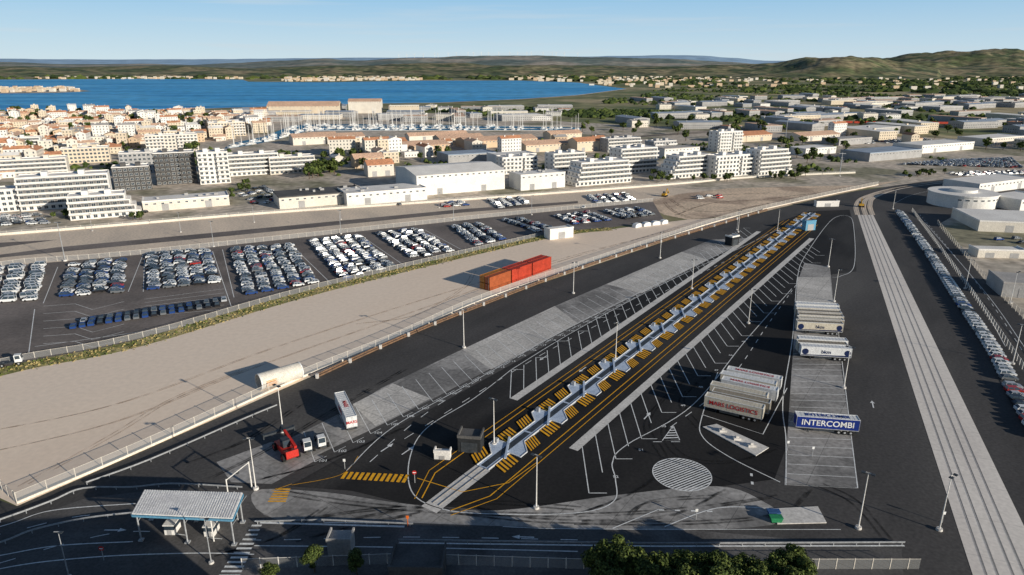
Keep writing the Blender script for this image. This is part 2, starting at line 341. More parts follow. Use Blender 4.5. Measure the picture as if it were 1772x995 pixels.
wl([(450,905),(700,912)],w=.5,sm=False); wl([(870,912),(1010,916),(1455,917)],w=.15); wl([(560,905),(690,906)],sm=False)
wl([(1060,915),(1140,882)],w=.2,sm=False)
wl([(690,940),(1140,946),(1565,945)],w=.35,sm=False)
for l in ([(-200,1040),(0,985),(160,965),(330,958),(440,960)],[(-200,960),(0,912),(90,884),(235,872)],[(-100,980),(0,962),(100,945),(230,938)],[(440,945),(700,948),(1000,955)]): wl(l,w=.25)
wd([(-100,1000),(0,975),(120,940),(240,920),(420,935),(700,930),(1000,935)])
wd([(-200,960),(0,925),(130,895),(240,888)])
for i in range(14):
    a=G(373+i*5.2,1005-i*7.9); b=G(412+i*3.4,1005-i*7.9); mk.strip([a,b],.5,Zm+.004)
for i in range(12):
    a=G(592+i*9.6,829+i*.6); b=G(600+i*9.6,817+i*.45); yk.strip([a,b],.7,Zm)
for i in range(6):
    a=G(464+i*2.5,868-i*4.2); b=G(495+i*1.5,868-i*4.2); yk.strip([a,b],.42,Zm)
yk.strip(smooth(gp([(505,840),(590,822),(620,790)]),6),.12,Zm); yk.strip(gp([(505,838),(470,850)]),.15,Zm)
p=gp([(722,828),(800,852),(880,836),(930,800)]); yk.strip(p,.2,Zm+.003)
cx,cy=G(1180,821); r=5.9
for i in range(-9,10):
    d=i*.64
    if abs(d)<r:
        h=math.sqrt(r*r-d*d); c_,s_=math.cos(2.1),math.sin(2.1)
        mk.strip([(cx+c_*d-s_*h,cy+s_*d+c_*h),(cx+c_*d+s_*h,cy+s_*d-c_*h)],.33,Zm+.004)
ring=[(cx+r*math.cos(t*math.pi/24),cy+r*math.sin(t*math.pi/24)) for t in range(49)]; mk.strip(ring,.2,Zm+.008)
T=gp([(1165,737),(1146,763),(1176,762)])
mk.strip(T+[T[0]],.2,Zm+.004)
for i in range(1,6):
    f=i/6; a=(T[0][0]*(1-f)+T[1][0]*f,T[0][1]*(1-f)+T[1][1]*f); b=(T[0][0]*(1-f)+T[2][0]*f,T[0][1]*(1-f)+T[2][1]*f); mk.strip([a,b],.4,Zm)
low=resample(smooth(gp([(545,800),(640,752),(760,690),(940,594),(1180,476),(1290,424)]),8),5.0)
num=[]
for i,(x,y) in enumerate(low):
    mk.strip([(x,y),(x-.43*14,y+.90*14)],.16,Zm)
    if i<len(low)-1:
        a=low[i]; b=low[i+1]; mk.strip([a,((a[0]*.4+b[0]*.6),(a[1]*.4+b[1]*.6))],.14,Zm)
    if i<24: num.append((str(101+i),x+1.6,y+.4))
tl=resample(gp([(1361,838),(1378,520)]),3.9); tr=gp([(1484,845),(1444,520)])
for i,(x,y) in enumerate(tl):
    f=i/(len(tl)-1); mk.strip([(x,y),(tr[0][0]*(1-f)+tr[1][0]*f,tr[0][1]*(1-f)+tr[1][1]*f)],.16,Zm)
mk.strip(tr,.2,Zm)
def arrow(px,py,a):
    x,y=G(px,py); c_,s_=math.cos(a),math.sin(a)
    q=lambda X,Y:(x+c_*X-s_*Y,y+s_*X+c_*Y,Zm+.01)
    mk.add([q(-2,-.15),q(.6,-.15),q(.6,.15),q(-2,.15)],[(0,1,2,3)]); mk.add([q(.6,-.55),q(2,0),q(.6,.55)],[(0,1,2)])
for px,py,a in ((670,775,1),(706,780,1),(1008,640,4.1),(885,768,4.1),(940,620,4.1),(1120,720,1),(200,918,0),(905,930,3.1),(1510,700,1.2)): arrow(px,py,a)
for l in ([(75,525),(100,462)],[(222,505),(248,440)],[(248,505),(250,450)],[(400,530),(368,435)],[(405,515),(385,432)],[(572,490),(505,425)],[(700,460),(625,408)],[(800,433),(735,398)],[(60,600),(385,555)],[(50,610),(60,535)]): mk.strip(gp(l),.25,.075)
for k in range(6):
    y=530+k*13; mk.strip(gp([(75,y),(130,y-4),(160,y+6),(215,y-8)]),.2,.075)
    mk.strip(gp([(250,518+k*6),(388,500+k*7)]),.18,.075)
for l in ([(1600,385),(1700,500),(1772,600),(1880,760)],[(1590,380),(1680,500),(1740,600)]): wl(l,w=.2)
wl([(1490,349),(1565,326),(1690,311),(1880,301)],w=.2,z=.1); wl([(1548,352),(1592,334),(1700,318),(1880,306)],w=.2,z=.1)
wd([(1592,372),(1690,490),(1790,640)],z=.11)
thing('road_markings_white',mk,[white],kind='structure'); thing('road_markings_yellow',yk,[yellow],kind='structure')
def text(body,size,mat,parent=None,loc=(0,0,0),rot=(0,0,0),name='lettering',ext=.01,**pr):
    c=bpy.data.curves.new(name,'FONT'); c.body=body; c.size=size; c.extrude=ext; c.align_x='CENTER'; c.align_y='CENTER'; c.offset=.012*size; c.materials.append(mat)
    tmp=bpy.data.objects.new('tmp',c); COL.objects.link(tmp); bpy.context.view_layer.update()
    m=bpy.data.meshes.new_from_object(tmp.evaluated_get(bpy.context.evaluated_depsgraph_get())); bpy.data.objects.remove(tmp)
    o=bpy.data.objects.new(name,m); o.location=loc; o.rotation_euler=rot; COL.objects.link(o)
    if parent: o.parent=parent
    for q,v in pr.items(): o[q]=v
    return o
for b,x,y in num: text(b,1.3,white,loc=(x,y,Zm+.01),rot=(0,0,.1),name='painted_bay_number',ext=0,kind='structure')
for i in range(8):
    x,y=rs(18+i*12.4,24); text(str(52-i),1.2,white,loc=(x-1,y-2,Zm+.01),name='painted_bay_number',ext=0,kind='structure')
# ---------------------------------------------------------------- fences, rails, pipes
def fence(pts,h,step,label,name='wire_fence',mat=wire,z=0.06,postmat=wallP,w=.12,solid=0):
    root=MB()
    for (a,b) in zip(pts,pts[1:]):
        root.add([(a[0],a[1],z+solid),(b[0],b[1],z+solid),(b[0],b[1],z+h),(a[0],a[1],z+h)],[(0,1,2,3)],0)
        root.tube((*a,z+h),(*b,z+h),.04,n=4,m=1)
        if solid:
            dx,dy=b[0]-a[0],b[1]-a[1]; l=math.hypot(dx,dy); ox,oy=-dy/l*.12,dx/l*.12
            root.prism([(a[0]+ox,a[1]+oy),(a[0]-ox,a[1]-oy),(b[0]-ox,b[1]-oy),(b[0]+ox,b[1]+oy)],z,z+solid,1)
    r=thing(name,root,[mat,postmat],label=label,category='fence')
    pm=MB(); pm.box(-w/2,-w/2,0,w/2,w/2,h+.15); pmm=me('post',pm,[postmat])
    q=resample(pts,step); 
    if len(q)>100: q=resample(pts,step*len(q)/99.)
    for x,y in q[:100]: ob('post',pmm,x,y,z,parent=r)
    return r
FB=smooth(gp([(30,872),(250,778),(520,655),(680,590),(840,518),(1040,450),(1250,381),(1400,345),(1520,320)]),6)
fence(FB,2.4,3.0,'long pale concrete-post mesh fence edging the gravel yard',solid=.5)
fence(gp([(-300,770),(0,845),(30,872)]),2.4,3,'pale mesh fence corner at the gravel yard')
fence(smooth(gp([(-300,530),(0,462),(250,440),(850,376),(1130,349)]),5),2.2,4,'mesh fence along the car storage lot')
fence(smooth(gp([(-300,720),(0,632),(240,586),(560,496),(930,410)]),5),1.8,4,'low wire fence beside the dry grass verge')
fence(smooth(gp([(-300,430),(100,400),(450,371),(760,350),(1140,322),(1300,308),(1480,300)]),5),2.0,5,'pale boundary wall and fence beside the port road',solid=1.2)
fence(smooth(gp([(1578,366),(1650,465),(1772,645),(1880,830)]),5),2.0,3,'white railing beside the row of parked cars',postmat=wallW)
fence(smooth(gp([(1622,388),(1700,480),(1772,555),(1900,700)]),5),2.2,4,'mesh fence along the side road')
fence(gp([(420,985),(700,975),(1010,985)]),2.0,3,'white-posted fence along the lower road',postmat=wallW)
fence(gp([(1010,985),(1400,985),(1590,985)]),2.0,3,'mesh fence behind the hedge trees')
def guard(pts,label,z=.08):
    m=MB()
    for a,b in zip(pts,pts[1:]):
        dx,dy=b[0]-a[0],b[1]-a[1]; l=math.hypot(dx,dy) or 1; ox,oy=-dy/l*.05,dx/l*.05
        for z0,z1 in ((.5,.62),(.66,.80)): m.prism([(a[0]+ox,a[1]+oy),(a[0]-ox,a[1]-oy),(b[0]-ox,b[1]-oy),(b[0]+ox,b[1]+oy)],z+z0,z+z1)
    r=thing('guard_rail',m,[steel],label=label,category='guard rail')
    pm=me('post',MB().box(-.06,-.06,0,.06,.06,.75),[steel])
    for x,y in resample(pts,4)[:100]: ob('post',pm,x+.12,y,z,parent=r)
guard(smooth(gp([(-200,970),(0,905),(90,872),(145,850),(230,848),(300,842),(420,848)]),5),'galvanised guard rail curving beside the entry road')
guard(smooth(gp([(-200,1010),(0,945),(60,922),(150,902),(235,892)]),5),'galvanised guard rail between entry lanes')
guard(smooth(gp([(150,840),(260,800),(420,730),(480,705)]),5),'galvanised guard rail below the gravel yard fence')
guard(gp([(690,940),(1140,946),(1565,944)]),'long galvanised guard rail along the lower road')
guard(gp([(445,908),(560,905),(715,912)]),'galvanised guard rail beside the gate lane')
pp=smooth(gp([(548,655),(640,612),(740,568),(860,520),(970,478),(1130,424),(1250,388),(1335,362)]),5)
segs=resample(pp,12)
for i in range(len(segs)-1):
    a,b=segs[i],segs[i+1]; dx,dy=b[0]-a[0],b[1]-a[1]; m=MB()
    for t,z,mm in ((0,.3,0),(.7,.3,1),(.35,.8,0)):
        o=(-dy/12*t,dx/12*t); m.tube((a[0]+o[0]+dx*.02,a[1]+o[1]+dy*.02,z+.1),(a[0]+o[0]+dx*.94,a[1]+o[1]+dy*.94,z+.1),.26,n=7,m=mm)
    m.box(a[0]-.2,a[1]-.2,.06,a[0]+.5,a[1]+.5,1.3,1)
    thing('stacked_pipe_bundle',m,[rust,concL],label='bundle of rusty stacked pipes lying beside the fence',category='pipes',group='pipe bundles laid end to end along the fence')
# ---------------------------------------------------------------- light masts
def mast(h=12,heads=2):
    r=MB(); r.tube((0,0,.5),(0,0,h),.14,.07,8); r.box(-.9,-.06,h-.15,.9,.06,h,0)
    root=thing('light_mast' if heads==2 else 'street_lamp',r,[steel if heads==1 else wallW]); b=MB(); b.tube((0,0,0),(0,0,.45),.6,.55,12); thing('concrete_base',b,[concL],parent=root)
    for sx in ((-.8,.8) if heads==2 else (0.8,)):
        l=MB(); l.box(-.35,-.45,0,.35,.25,.16,0,0); l.box(-.3,-.4,-.04,.3,.2,-.002,1); o=thing('lamp_head',l,[darkst,wallW],parent=root); o.location=(sx,-.2,h-.1)
    return root
proto=mast()
ML=[(803,602),(992,508),(1142,447),(855,770),(928,880),(490,748),(443,847),(1065,622),(1485,915),(1433,462),(1443,522),(1460,672),(1345,400),(1277,402),(1197,500),(1295,560),(1625,918),(1752,630),(1670,500),(1748,525),(1545,362)]
for i,(px,py) in enumerate(ML):
    x,y=G(px,py)
    if i==0: proto.location=(x,y,.09); proto['label']='tall white light mast on round concrete base'; proto['category']='light mast'; proto['group']='floodlight masts in the terminal yard'
    else: clone(proto,x,y,.09,a=R.choice([0,.6,-.6]),k=R.uniform(.93,1.0))
pr2=None
for px,py,h in ((370,427,12),(113,452,17),(590,405,12),(785,380,12),(313,402,10),(1453,305,14),(920,372,11),(590,380,9),(440,385,9),(120,1000,9),(366,975,9),(160,400,9),(1275,398,9),(760,360,9)):
    x,y=G(px,py)
    if pr2 is None:
        pr2=mast(12,1); pr2.location=(x,y,.07); pr2['label']='slim grey street lamp with single head'; pr2['category']='street lamp'; pr2['group']='street lamps along port roads'
    else: clone(pr2,x,y,.07,k=h/12.)
# ---------------------------------------------------------------- cars
paints=[('white',(.80,.80,.79)),('silver',(.45,.46,.48)),('grey',(.16,.17,.18)),('black',(.02,.02,.024)),('blue',(.02,.06,.22)),('red',(.42,.03,.025))]
PM=[M('car_paint_'+n,c,c,rough=.28,spec=.6,grain=0) for n,c in paints]
def carparts(kind):
    b=MB(); g=MB(); w=MB()
    if kind==2:
        prof=[(-2.5,.35),(2.45,.35),(2.6,.6),(2.55,1.05),(1.75,1.25),(-2.5,1.25)]; cb=(-2.48,1.7,1.25); ct=(-2.42,.95,2.15); yw=.95
    elif kind==1:
        prof=[(-2.15,.35),(2.15,.35),(2.22,.65),(2.1,.88),(1.15,1.02),(-2.0,1.06),(-2.18,.9)]; cb=(-2.05,1.1,1.03); ct=(-1.8,.35,1.62); yw=.92
    else:
        prof=[(-2.05,.3),(2.1,.3),(2.18,.58),(2.05,.76),(1.1,.90),(-1.9,.96),(-2.1,.82)]; cb=(-1.9,1.1,.91); ct=(-1.4,.25,1.43); yw=.87
    b.side(prof,-yw,yw,0)
    x0,x1,z0=cb; X0,X1,z1=ct; yt=yw-.2
    vs=[(x0,-yw+.04,z0),(x1,-yw+.04,z0),(x1,yw-.04,z0),(x0,yw-.04,z0),(X0,-yt,z1),(X1,-yt,z1),(X1,yt,z1),(X0,yt,z1)]
    b.add(vs,[(4,5,6,7)],0)
    g.add(vs,[(0,1,5,4),(1,2,6,5),(2,3,7,6),(3,0,4,7)],0)
    for i,j in ((0,4),(1,5),(2,6),(3,7)): b.tube(vs[i],vs[j],.06,n=4)
    xm=(x0+x1)/2
    for sg in (-1,1): b.tube((xm,sg*(yw-.04),z0),((X0+X1)/2,sg*yt,z1),.06,n=4)
    wx=1.32 if kind<2 else 1.65
    for sx in (-wx,wx):
        for sy in (-1,1): w.tube((sx,sy*(yw-.18),.32),(sx,sy*(yw+.02),.32),.33,n=10)
    return b,g,w
CAR={}; lowc={}
for kd in range(3):
    b,g,w=carparts(kd); full=MB(); full.put(b,0,0,mm={0:0}); full.put(g,0,0,mm={0:1}); full.put(w,0,0,mm={0:2}); lowc[kd]=full
    for ci in range(6): CAR[kd,ci]=me('parked_car',full,[PM[ci],glass,black])
CBODY={(kd,ci):me('car_body',carparts(kd)[0],[PM[ci]]) for kd in (0,1) for ci in range(6)}
CG={kd:me('window',carparts(kd)[1],[glass]) for kd in (0,1)}
wm=MB(); wm.tube((0,-.1,0),(0,.1,0),.33,n=12); wm.tube((0,-.105,0),(0,.105,0),.19,n=10,m=1); WHEEL=me('wheel',wm,[black,steel])
cars=[]
def rc(wts=(.42,.14,.14,.18,.09,.03)): 
    r=R.random(); a=0
    for i,w in enumerate(wts):
        a+=w
        if r<a: return i
    return 0
def block(q,ax=5.3,ay=2.75,drop=.05,wts=None,kinds=(0,0,1),z=.06):
    a,b,c,d=gp(q)
    W=(math.dist(a,b)+math.dist(c,d))/2; D=(math.dist(b,c)+math.dist(a,d))/2
    nx=max(1,int(W/ax)); ny=max(1,int(D/ay)); ang=math.atan2(b[1]-a[1]+c[1]-d[1],b[0]-a[0]+c[0]-d[0])
    for j in range(ny):
        rowsh=R.uniform(-.6,.6)
        for i in range(nx):
            if R.random()<drop: continue
            u=(i+.5)/nx; v=(j+.5)/ny
            x=(a[0]*(1-u)+b[0]*u)*(1-v)+(d[0]*(1-u)+c[0]*u)*v; y=(a[1]*(1-u)+b[1]*u)*(1-v)+(d[1]*(1-u)+c[1]*u)*v
            cars.append((x+rowsh*math.cos(ang)+R.uniform(-.12,.12),y+rowsh*math.sin(ang)+R.uniform(-.15,.15),ang+R.choice((0,0,math.pi))+R.uniform(-.04,.04),rc(wts) if wts else rc(),R.choice(kinds),'lot',z))
vw=(.9,.06,.02,.02)
block([(-60,470),(85,458),(70,522),(-80,530)],6,3.6,wts=vw,kinds=(2,2,1))
block([(115,457),(222,450),(216,508),(100,516)])
block([(252,440),(365,433),(386,490),(255,504)])
block([(395,431),(510,425),(555,490),(420,514)])
block([(530,418),(625,409),(685,462),(590,487)])
block([(645,405),(725,397),(790,435),(715,451)])
block([(775,393),(835,387),(880,414),(820,428)])
block([(862,382),(905,378),(962,395),(925,404)])
block([(955,375),(1020,367),(1065,382),(990,390)])
block([(1040,366),(1110,360),(1135,373),(1080,381)])
block([(838,347),(905,342),(920,355),(862,362)]); block([(1010,340),(1085,335),(1105,348),(1030,353)])
block([(755,352),(800,349),(815,356),(765,360)],drop=.3)
block([(1550,285),(1640,278),(1750,274),(1772,292)],5,3,drop=.12); block([(1640,300),(1772,296),(1772,302),(1660,306)],5,3,drop=.3)
block([(0,372),(70,370),(90,388),(0,392)],drop=.25); block([(405,335),(460,322),(500,345),(440,358)],7,5,drop=.35); block([(1200,340),(1250,337),(1255,345),(1205,347)],6,5,drop=.5)
block([(1680,415),(1772,410),(1800,440),(1700,445)],9,8,drop=.6); block([(1480,245),(1600,240),(1620,246),(1490,250)],6,5,drop=.4)
block([(560,263),(600,262),(610,268),(565,270)],6,5,drop=.4)
for i in range(17):
    f=i/16; px=128+f*248; py=567-f*38
    for k in range(2): 
        x,y=G(px,py); cars.append((x+.3*k,y+k*5.2,A26+math.pi/2+R.uniform(-.05,.05),R.choice((4,4,3,4,3,2,4,1)),R.choice((0,1)),'lot',.06))
ra,rb=G(1556,368),G(1752,690); ang=math.atan2(rb[1]-ra[1],rb[0]-ra[0])
rowpts=smooth(gp([(1556,368),(1600,428),(1660,520),(1720,610),(1760,690),(1800,760)]),8)
rp=resample(rowpts,2.75)
for i,(x,y) in enumerate(rp):
    if R.random()<.03: continue
    f=i/len(rp); ci=rc((.50,.24,.14,.09,.02,.01)) if f<.86 else R.choice((5,2,3,1,0,0,1,3))
    cars.append((x,y,ang+math.pi/2+.25+R.uniform(-.03,.03),ci,R.choice((0,1,1)),'row',.09))
for px,py,c in ((230,365,0),(250,368,3),(690,355,2),(1010,360,0)): 
    x,y=G(px,py); cars.append((x,y,R.random()*3,c,0,'lot',.06))
cars.sort(key=lambda c:math.hypot(c[0],c[1]))
rest=MB()
nm=[p[0] for p in paints]
for i,(x,y,a,ci,kd,wh,z) in enumerate(cars):
    if i<300:
        kn=('hatchback','estate car','van')[kd]
        lab=f'{nm[ci]} {kn} '+('parked in a row beside the railing' if wh=='row' else 'parked in the vehicle storage lot')
        pr=dict(label=lab,category='van' if kd==2 else 'car',group='cars parked in a row beside the railing' if wh=='row' else 'cars parked in the storage lot')
        if i<60 and kd<2:
            o=ob('parked_car',CBODY[kd,ci],x,y,z,a,**pr); ob('window',CG[kd],parent=o); yw=(.87,.92)[kd]
            for sx in (-1.32,1.32):
                for sy in (-1,1): ob('wheel',WHEEL,sx,sy*(yw-.08),.33,parent=o)
        else: ob('parked_van' if kd==2 else 'parked_car',CAR[kd,ci],x,y,z,a,**pr)
    else: rest.put(lowc[kd],x,y,z,a,mm={0:ci,1:6,2:7})
thing('parked_cars_massed',rest,PM+[glass,black],kind='stuff',label='mass of parked cars filling the storage lots',category='cars')
# ---------------------------------------------------------------- trailers
redp=M('lettering_red',(.5,.02,.02),(.5,.02,.02),grain=0); navy=M('navy_curtain',(.01,.03,.20),(.012,.035,.24),rough=.5); navyD=M('navy_print',(.01,.02,.07),(.012,.025,.09),rough=.5,grain=0); creamT=M('cream_curtain',(.64,.58,.46),(.56,.50,.40),rough=.6,s=.4); whiteT=M('white_curtain',(.78,.78,.77),(.7,.7,.69),rough=.5,s=.4)
beigeT=M('dusty_curtain',(.34,.29,.22),(.28,.24,.18),rough=.6,s=.4)
def trailer(px,py,ang,body,roof,txt,tc,label,size=1.7,group='parked semi-trailers',top=None,tcol=None,xy=None,spots=False):
    x,y=xy or G(px,py)
    root=ob('semi_trailer',None,x,y,.10,ang,label=label,category='semi-trailer',group=group)
    b=MB(); b.box(-6.75,-1.24,1.15,6.75,1.24,3.85,0,1); 
    b.box(-6.8,-1.27,1.1,6.8,1.27,1.26,2)
    for sy in (-1.27,1.12): b.box(-6.8,sy,3.852,6.8,sy+.15,3.95,3)
    for sx in (-6.8,6.65): b.box(sx,-1.1,3.852,sx+.15,1.1,3.95,3)
    for sx in (-6.8,6.72):
        for sy in (-1.27,1.19): b.box(sx,sy,1.265,sx+.08,sy+.08,3.85,2)
    for k in range(1,10): b.box(-6.75+1.35*k-.03,-1.25,1.27,-6.75+1.35*k+.03,-1.243,3.84,0)
    for k in range(1,14): b.box(-6.6+.95*k-.04,-1.1,3.855,-6.6+.95*k+.04,1.1,3.88,1)
    thing('body',b,[body,roof,steel,whiteT],parent=root)
    for k in range(2): 
        d=MB(); d.box(6.81,-1.2+1.22*k,1.3,6.86,-.03+1.22*k,3.8,0); d.tube((6.89,-.9+1.22*k,1.3),(6.89,-.9+1.22*k,3.75),.025,n=5,m=1); thing('rear_door',d,[body,steel],parent=root)
    c=MB(); c.box(-6.5,-.5,.85,6.6,-.35,1.09); c.box(-6.5,.35,.85,6.6,.5,1.09); c.box(6.4,-1.2,.45,6.55,1.2,.6); c.box(-3,-1.2,.5,1.6,-1.12,.95); thing('chassis',c,[darkst],parent=root)
    if spots:
        q=MB()
        for cx_,r_,cz_ in ((-5.6,.9,2.4),(5.7,.85,2.5)):
            vs=[(cx_+r_*math.cos(t*.3491),-1.27,cz_+r_*math.sin(t*.3491)) for t in range(18)]; q.add(vs,[tuple(range(18))],0)
        q.add([(-6.6,-1.268,1.3),(6.6,-1.268,1.3),(6.6,-1.268,1.75),(-6.6,-1.268,1.5)],[(0,1,2,3)],0)
        thing('curtain_print',q,[navyD],parent=root)
    for wx in (2.6,3.9,5.2):
        for sy in (-1,1): ob('wheel',TW,wx,sy*1.03,.52,parent=root)
    for sy in (-.8,.8): ob('landing_leg',TL,-3.9,sy,0,parent=root)
    if txt: text(txt,size,tc,root,loc=(0,-1.285,2.5),rot=(math.pi/2,0,0))
    if top: text(top,size*.85,tcol or tc,root,loc=(0,0,3.9),rot=(0,0,0))
    return root
wm=MB(); wm.tube((0,-.2,0),(0,.2,0),.52,n=14); wm.tube((0,-.21,0),(0,.21,0),.25,n=10,m=1); TW=me('wheel',wm,[black,steel]); TL=me('landing_leg',MB().box(-.08,-.08,.06,.08,.08,1.0).box(-.2,-.15,0,.2,.15,.06),[darkst])
def mid(a,b): return ((a[0]+b[0])/2,(a[1]+b[1])/2)
a1=math.radians(-9)
m_=mid(G(1379,747),G(1484,755)); trailer(0,0,a1,navy,whiteT,'INTERCOMBI',white,'navy blue semi-trailer with large white lettering on concrete bays',size=1.95,top='INTERCOMBI',tcol=navy,xy=(m_[0],m_[1]+1.2))
base=mid(G(1224,710),G(1318,733)); a2=math.radians(-29)
cols=[(creamT,creamT),(beigeT,beigeT),(creamT,creamT),(whiteT,whiteT),(creamT,whiteT),(whiteT,whiteT)]
for i in range(6):
    t=3.5*i+(.7 if i>2 else 0); sh=(0,.8,-.5,1.2,.2,.9)[i]
    trailer(0,0,a2+R.uniform(-.012,.012),cols[i][0],cols[i][1],'MARS LOGISTICS' if i==0 else None,redp,('beige' if i<3 else 'white')+' semi-trailer '+('with red lettering at the end of the row' if i==0 else 'parked tightly beside other trailers'),size=1.5,top='MARS LOGISTICS' if i in (3,5) else None,group='trailers parked side by side in bays',xy=(base[0]+.5*t+sh*.87,base[1]+.866*t+.8-sh*.48))
for px,py,bm,rm,tx,sp_ in ((1424,621,whiteT,whiteT,'bkm',1),(1421,614,creamT,beigeT,None,1),(1419,607,whiteT,whiteT,None,0),(1417,577,creamT,beigeT,'bkm',1),(1416,570.5,beigeT,creamT,None,0),(1415,564,creamT,beigeT,None,0),(1414,557.5,beigeT,beigeT,None,0),(1412,551,creamT,whiteT,None,0),(1411,544.5,whiteT,whiteT,None,0)):
    x,y=G(px,py); trailer(0,0,a1,bm,rm,tx,navyD,('white' if bm is whiteT else 'pale')+' semi-trailer parked across the concrete bays',size=1.5,group='trailers parked across concrete bays',spots=sp_,xy=(x+R.uniform(-.5,.5),y))
ga,gb=G(612,752),G(588,700); t=trailer(0,0,math.atan2(ga[1]-gb[1],ga[0]-gb[0]),whiteT,whiteT,'MARS',redp,'white semi-trailer with red lettering in numbered bay',size=1.6,top='MARS',xy=mid(ga,gb))
text('MARS',1.0,redp,t,loc=(6.93,0,2.5),rot=(math.pi/2,0,math.pi/2))
def tractor(px,py,ang,label):
    x,y=G(px,py); r=ob('terminal_tractor',None,x,y,.1,ang,label=label,category='tractor unit',group='white terminal tractors')
    b=MB(); b.box(-3,-.5,.6,3,.5,.95,0); b.box(-2.9,-1.1,.95,-.6,1.1,1.1,0); b.tube((-1.8,0,1.1),(-1.8,0,1.25),.55,n=12); thing('chassis',b,[darkst],parent=r)
    c=MB(); c.side([(1.2,1),(2.9,1),(3,1.8),(2.75,3.0),(1.2,3.05)],-1.2,.4,0); thing('cab',c,[whiteT],parent=r)
    g=MB(); g.add([(3.02,-1.1,1.85),(3.02,.3,1.85),(2.8,.3,2.9),(2.8,-1.1,2.9)],[(0,1,2,3)]); g.add([(1.4,-1.215,1.9),(2.6,-1.215,1.9),(2.5,-1.215,2.85),(1.4,-1.215,2.85)],[(0,1,2,3)]); g.add([(1.4,.415,2.85),(2.5,.415,2.85),(2.6,.415,1.9),(1.4,.415,1.9)],[(0,1,2,3)]);g.add([(1.185,-1,1.9),(1.185,.2,1.9),(1.185,.2,2.85),(1.185,-1,2.85)],[(3,2,1,0)]); thing('window',g,[glass],parent=r)
    for wx in (-1.9,2.0):
        for sy in (-1,1): ob('wheel',TW,wx,sy*1.0,.52,parent=r)
    return r
tractor(533,775,-1.1,'white terminal tractor parked beside the reach stacker'); tractor(557,768,-1.1,'white terminal tractor next to a numbered bay')
tractor(20,632,.4,'white truck cab at the car park edge')
red=M('machine_red',(.55,.03,.02),(.48,.03,.02),rough=.4)
def stacker(px,py,ang):
    x,y=G(px,py); r=ob('reach_stacker',None,x,y,.1,ang,label='red reach stacker with raised boom parked on asphalt',category='reach stacker')
    b=MB(); b.side([(-4,.8),(3.6,.8),(3.8,1.6),(1,1.9),(-2.2,2.0),(-4.2,2.7),(-4.4,1.2)],-1.3,1.3); thing('chassis',b,[red],parent=r)
    c=MB(); c.box(-1,-.8,2.0,1,.8,3.6,0); c.box(-1.05,-.65,2.5,1.05,.65,3.4,1); c.box(-.9,-.85,2.5,.9,.85,3.4,1); thing('cab',c,[darkst,glass],parent=r)
    m=MB(); m.tube((-3.6,-1.0,2.9),(3.2,-1.0,3.7),.4,n=4); m.tube((3.,-1.0,3.7),(5.4,-1.0,4.0),.28,n=4,m=1); m.tube((1.6,-1.3,1.8),(2.0,-1.2,3.5),.15,n=6,m=1); m.tube((1.6,-.6,1.8),(2.0,-.7,3.5),.15,n=6,m=1); thing('boom',m,[red,darkst],parent=r)
    s_=MB(); s_.box(4.9,-3.6,2.6,5.8,3,3.0); s_.box(4.9,-3.8,2.0,5.8,-3.6,3.1); s_.box(4.9,3,2.0,5.8,3.2,3.1); s_.tube((5.3,-1,4.0),(5.4,-.5,3),.25,n=6); thing('spreader',s_,[darkst],parent=r)
    wm=MB(); wm.tube((0,-.35,0),(0,.35,0),.85,n=16); wm.tube((0,-.36,0),(0,.36,0),.45,n=12,m=1); W=me('wheel',wm,[black,red])
    for wx in (-2.9,2.7):
        for sy in (-1,1): ob('wheel',W,wx,sy*1.55,.85,parent=r)
stacker(496,785,2.2)
yel=M('machine_yellow',(.60,.34,.04),(.5,.28,.03),rough=.5)
def excavator(px,py,ang):
    x,y=G(px,py); r=ob('excavator',None,x,y,.06,ang,label='yellow tracked excavator standing on bare earth',category='excavator',group='excavators on the earthworks')
    for sy in (-1.2,1.2): thing('track',MB().side([(-2,.2),(-1.7,0),(1.7,0),(2,.2),(2,.7),(1.7,.9),(-1.7,.9),(-2,.7)],sy-.3,sy+.3),[black],parent=r)
    thing('body',MB().side([(-2.4,1),(1.2,1),(1.2,1.9),(-2.2,2.1)],-1.3,1.3),[yel],parent=r); thing('cab',MB().side([(0,1.9),(1.3,1.9),(1.1,3.1),(0,3.1)],.2,1.3),[glass],parent=r)
    thing('arm',MB().tube((1,-.2,1.8),(3.6,-.2,4.6),.28,n=4).tube((3.6,-.2,4.6),(6,-.2,2.2),.2,n=4).side([(5.4,2.2),(6.3,2.2),(6.2,1.2),(5.5,1.3)],-.7,.3),[yel],parent=r)
excavator(1150,340,1.0); excavator(1490,358,1.2)
for px,py in ((1102,393),(1118,391),(1134,389),(1148,387)):
    x,y=G(px,py); thing('wrapped_cargo',MB().side([(-2.4,0),(2.4,0),(2.2,1.5),(1.2,2.1),(-1.3,2.0),(-2.3,1.3)],-1.2,1.2),[whiteT],x,y,.06,.5+R.uniform(-.2,.2),label='white wrapped cargo bundle lying on the gravel',category='cargo',group='white wrapped cargo bundles')
cc={'orange':(.48,.19,.03),'red':(.50,.06,.03),'rust':(.42,.11,.04)}
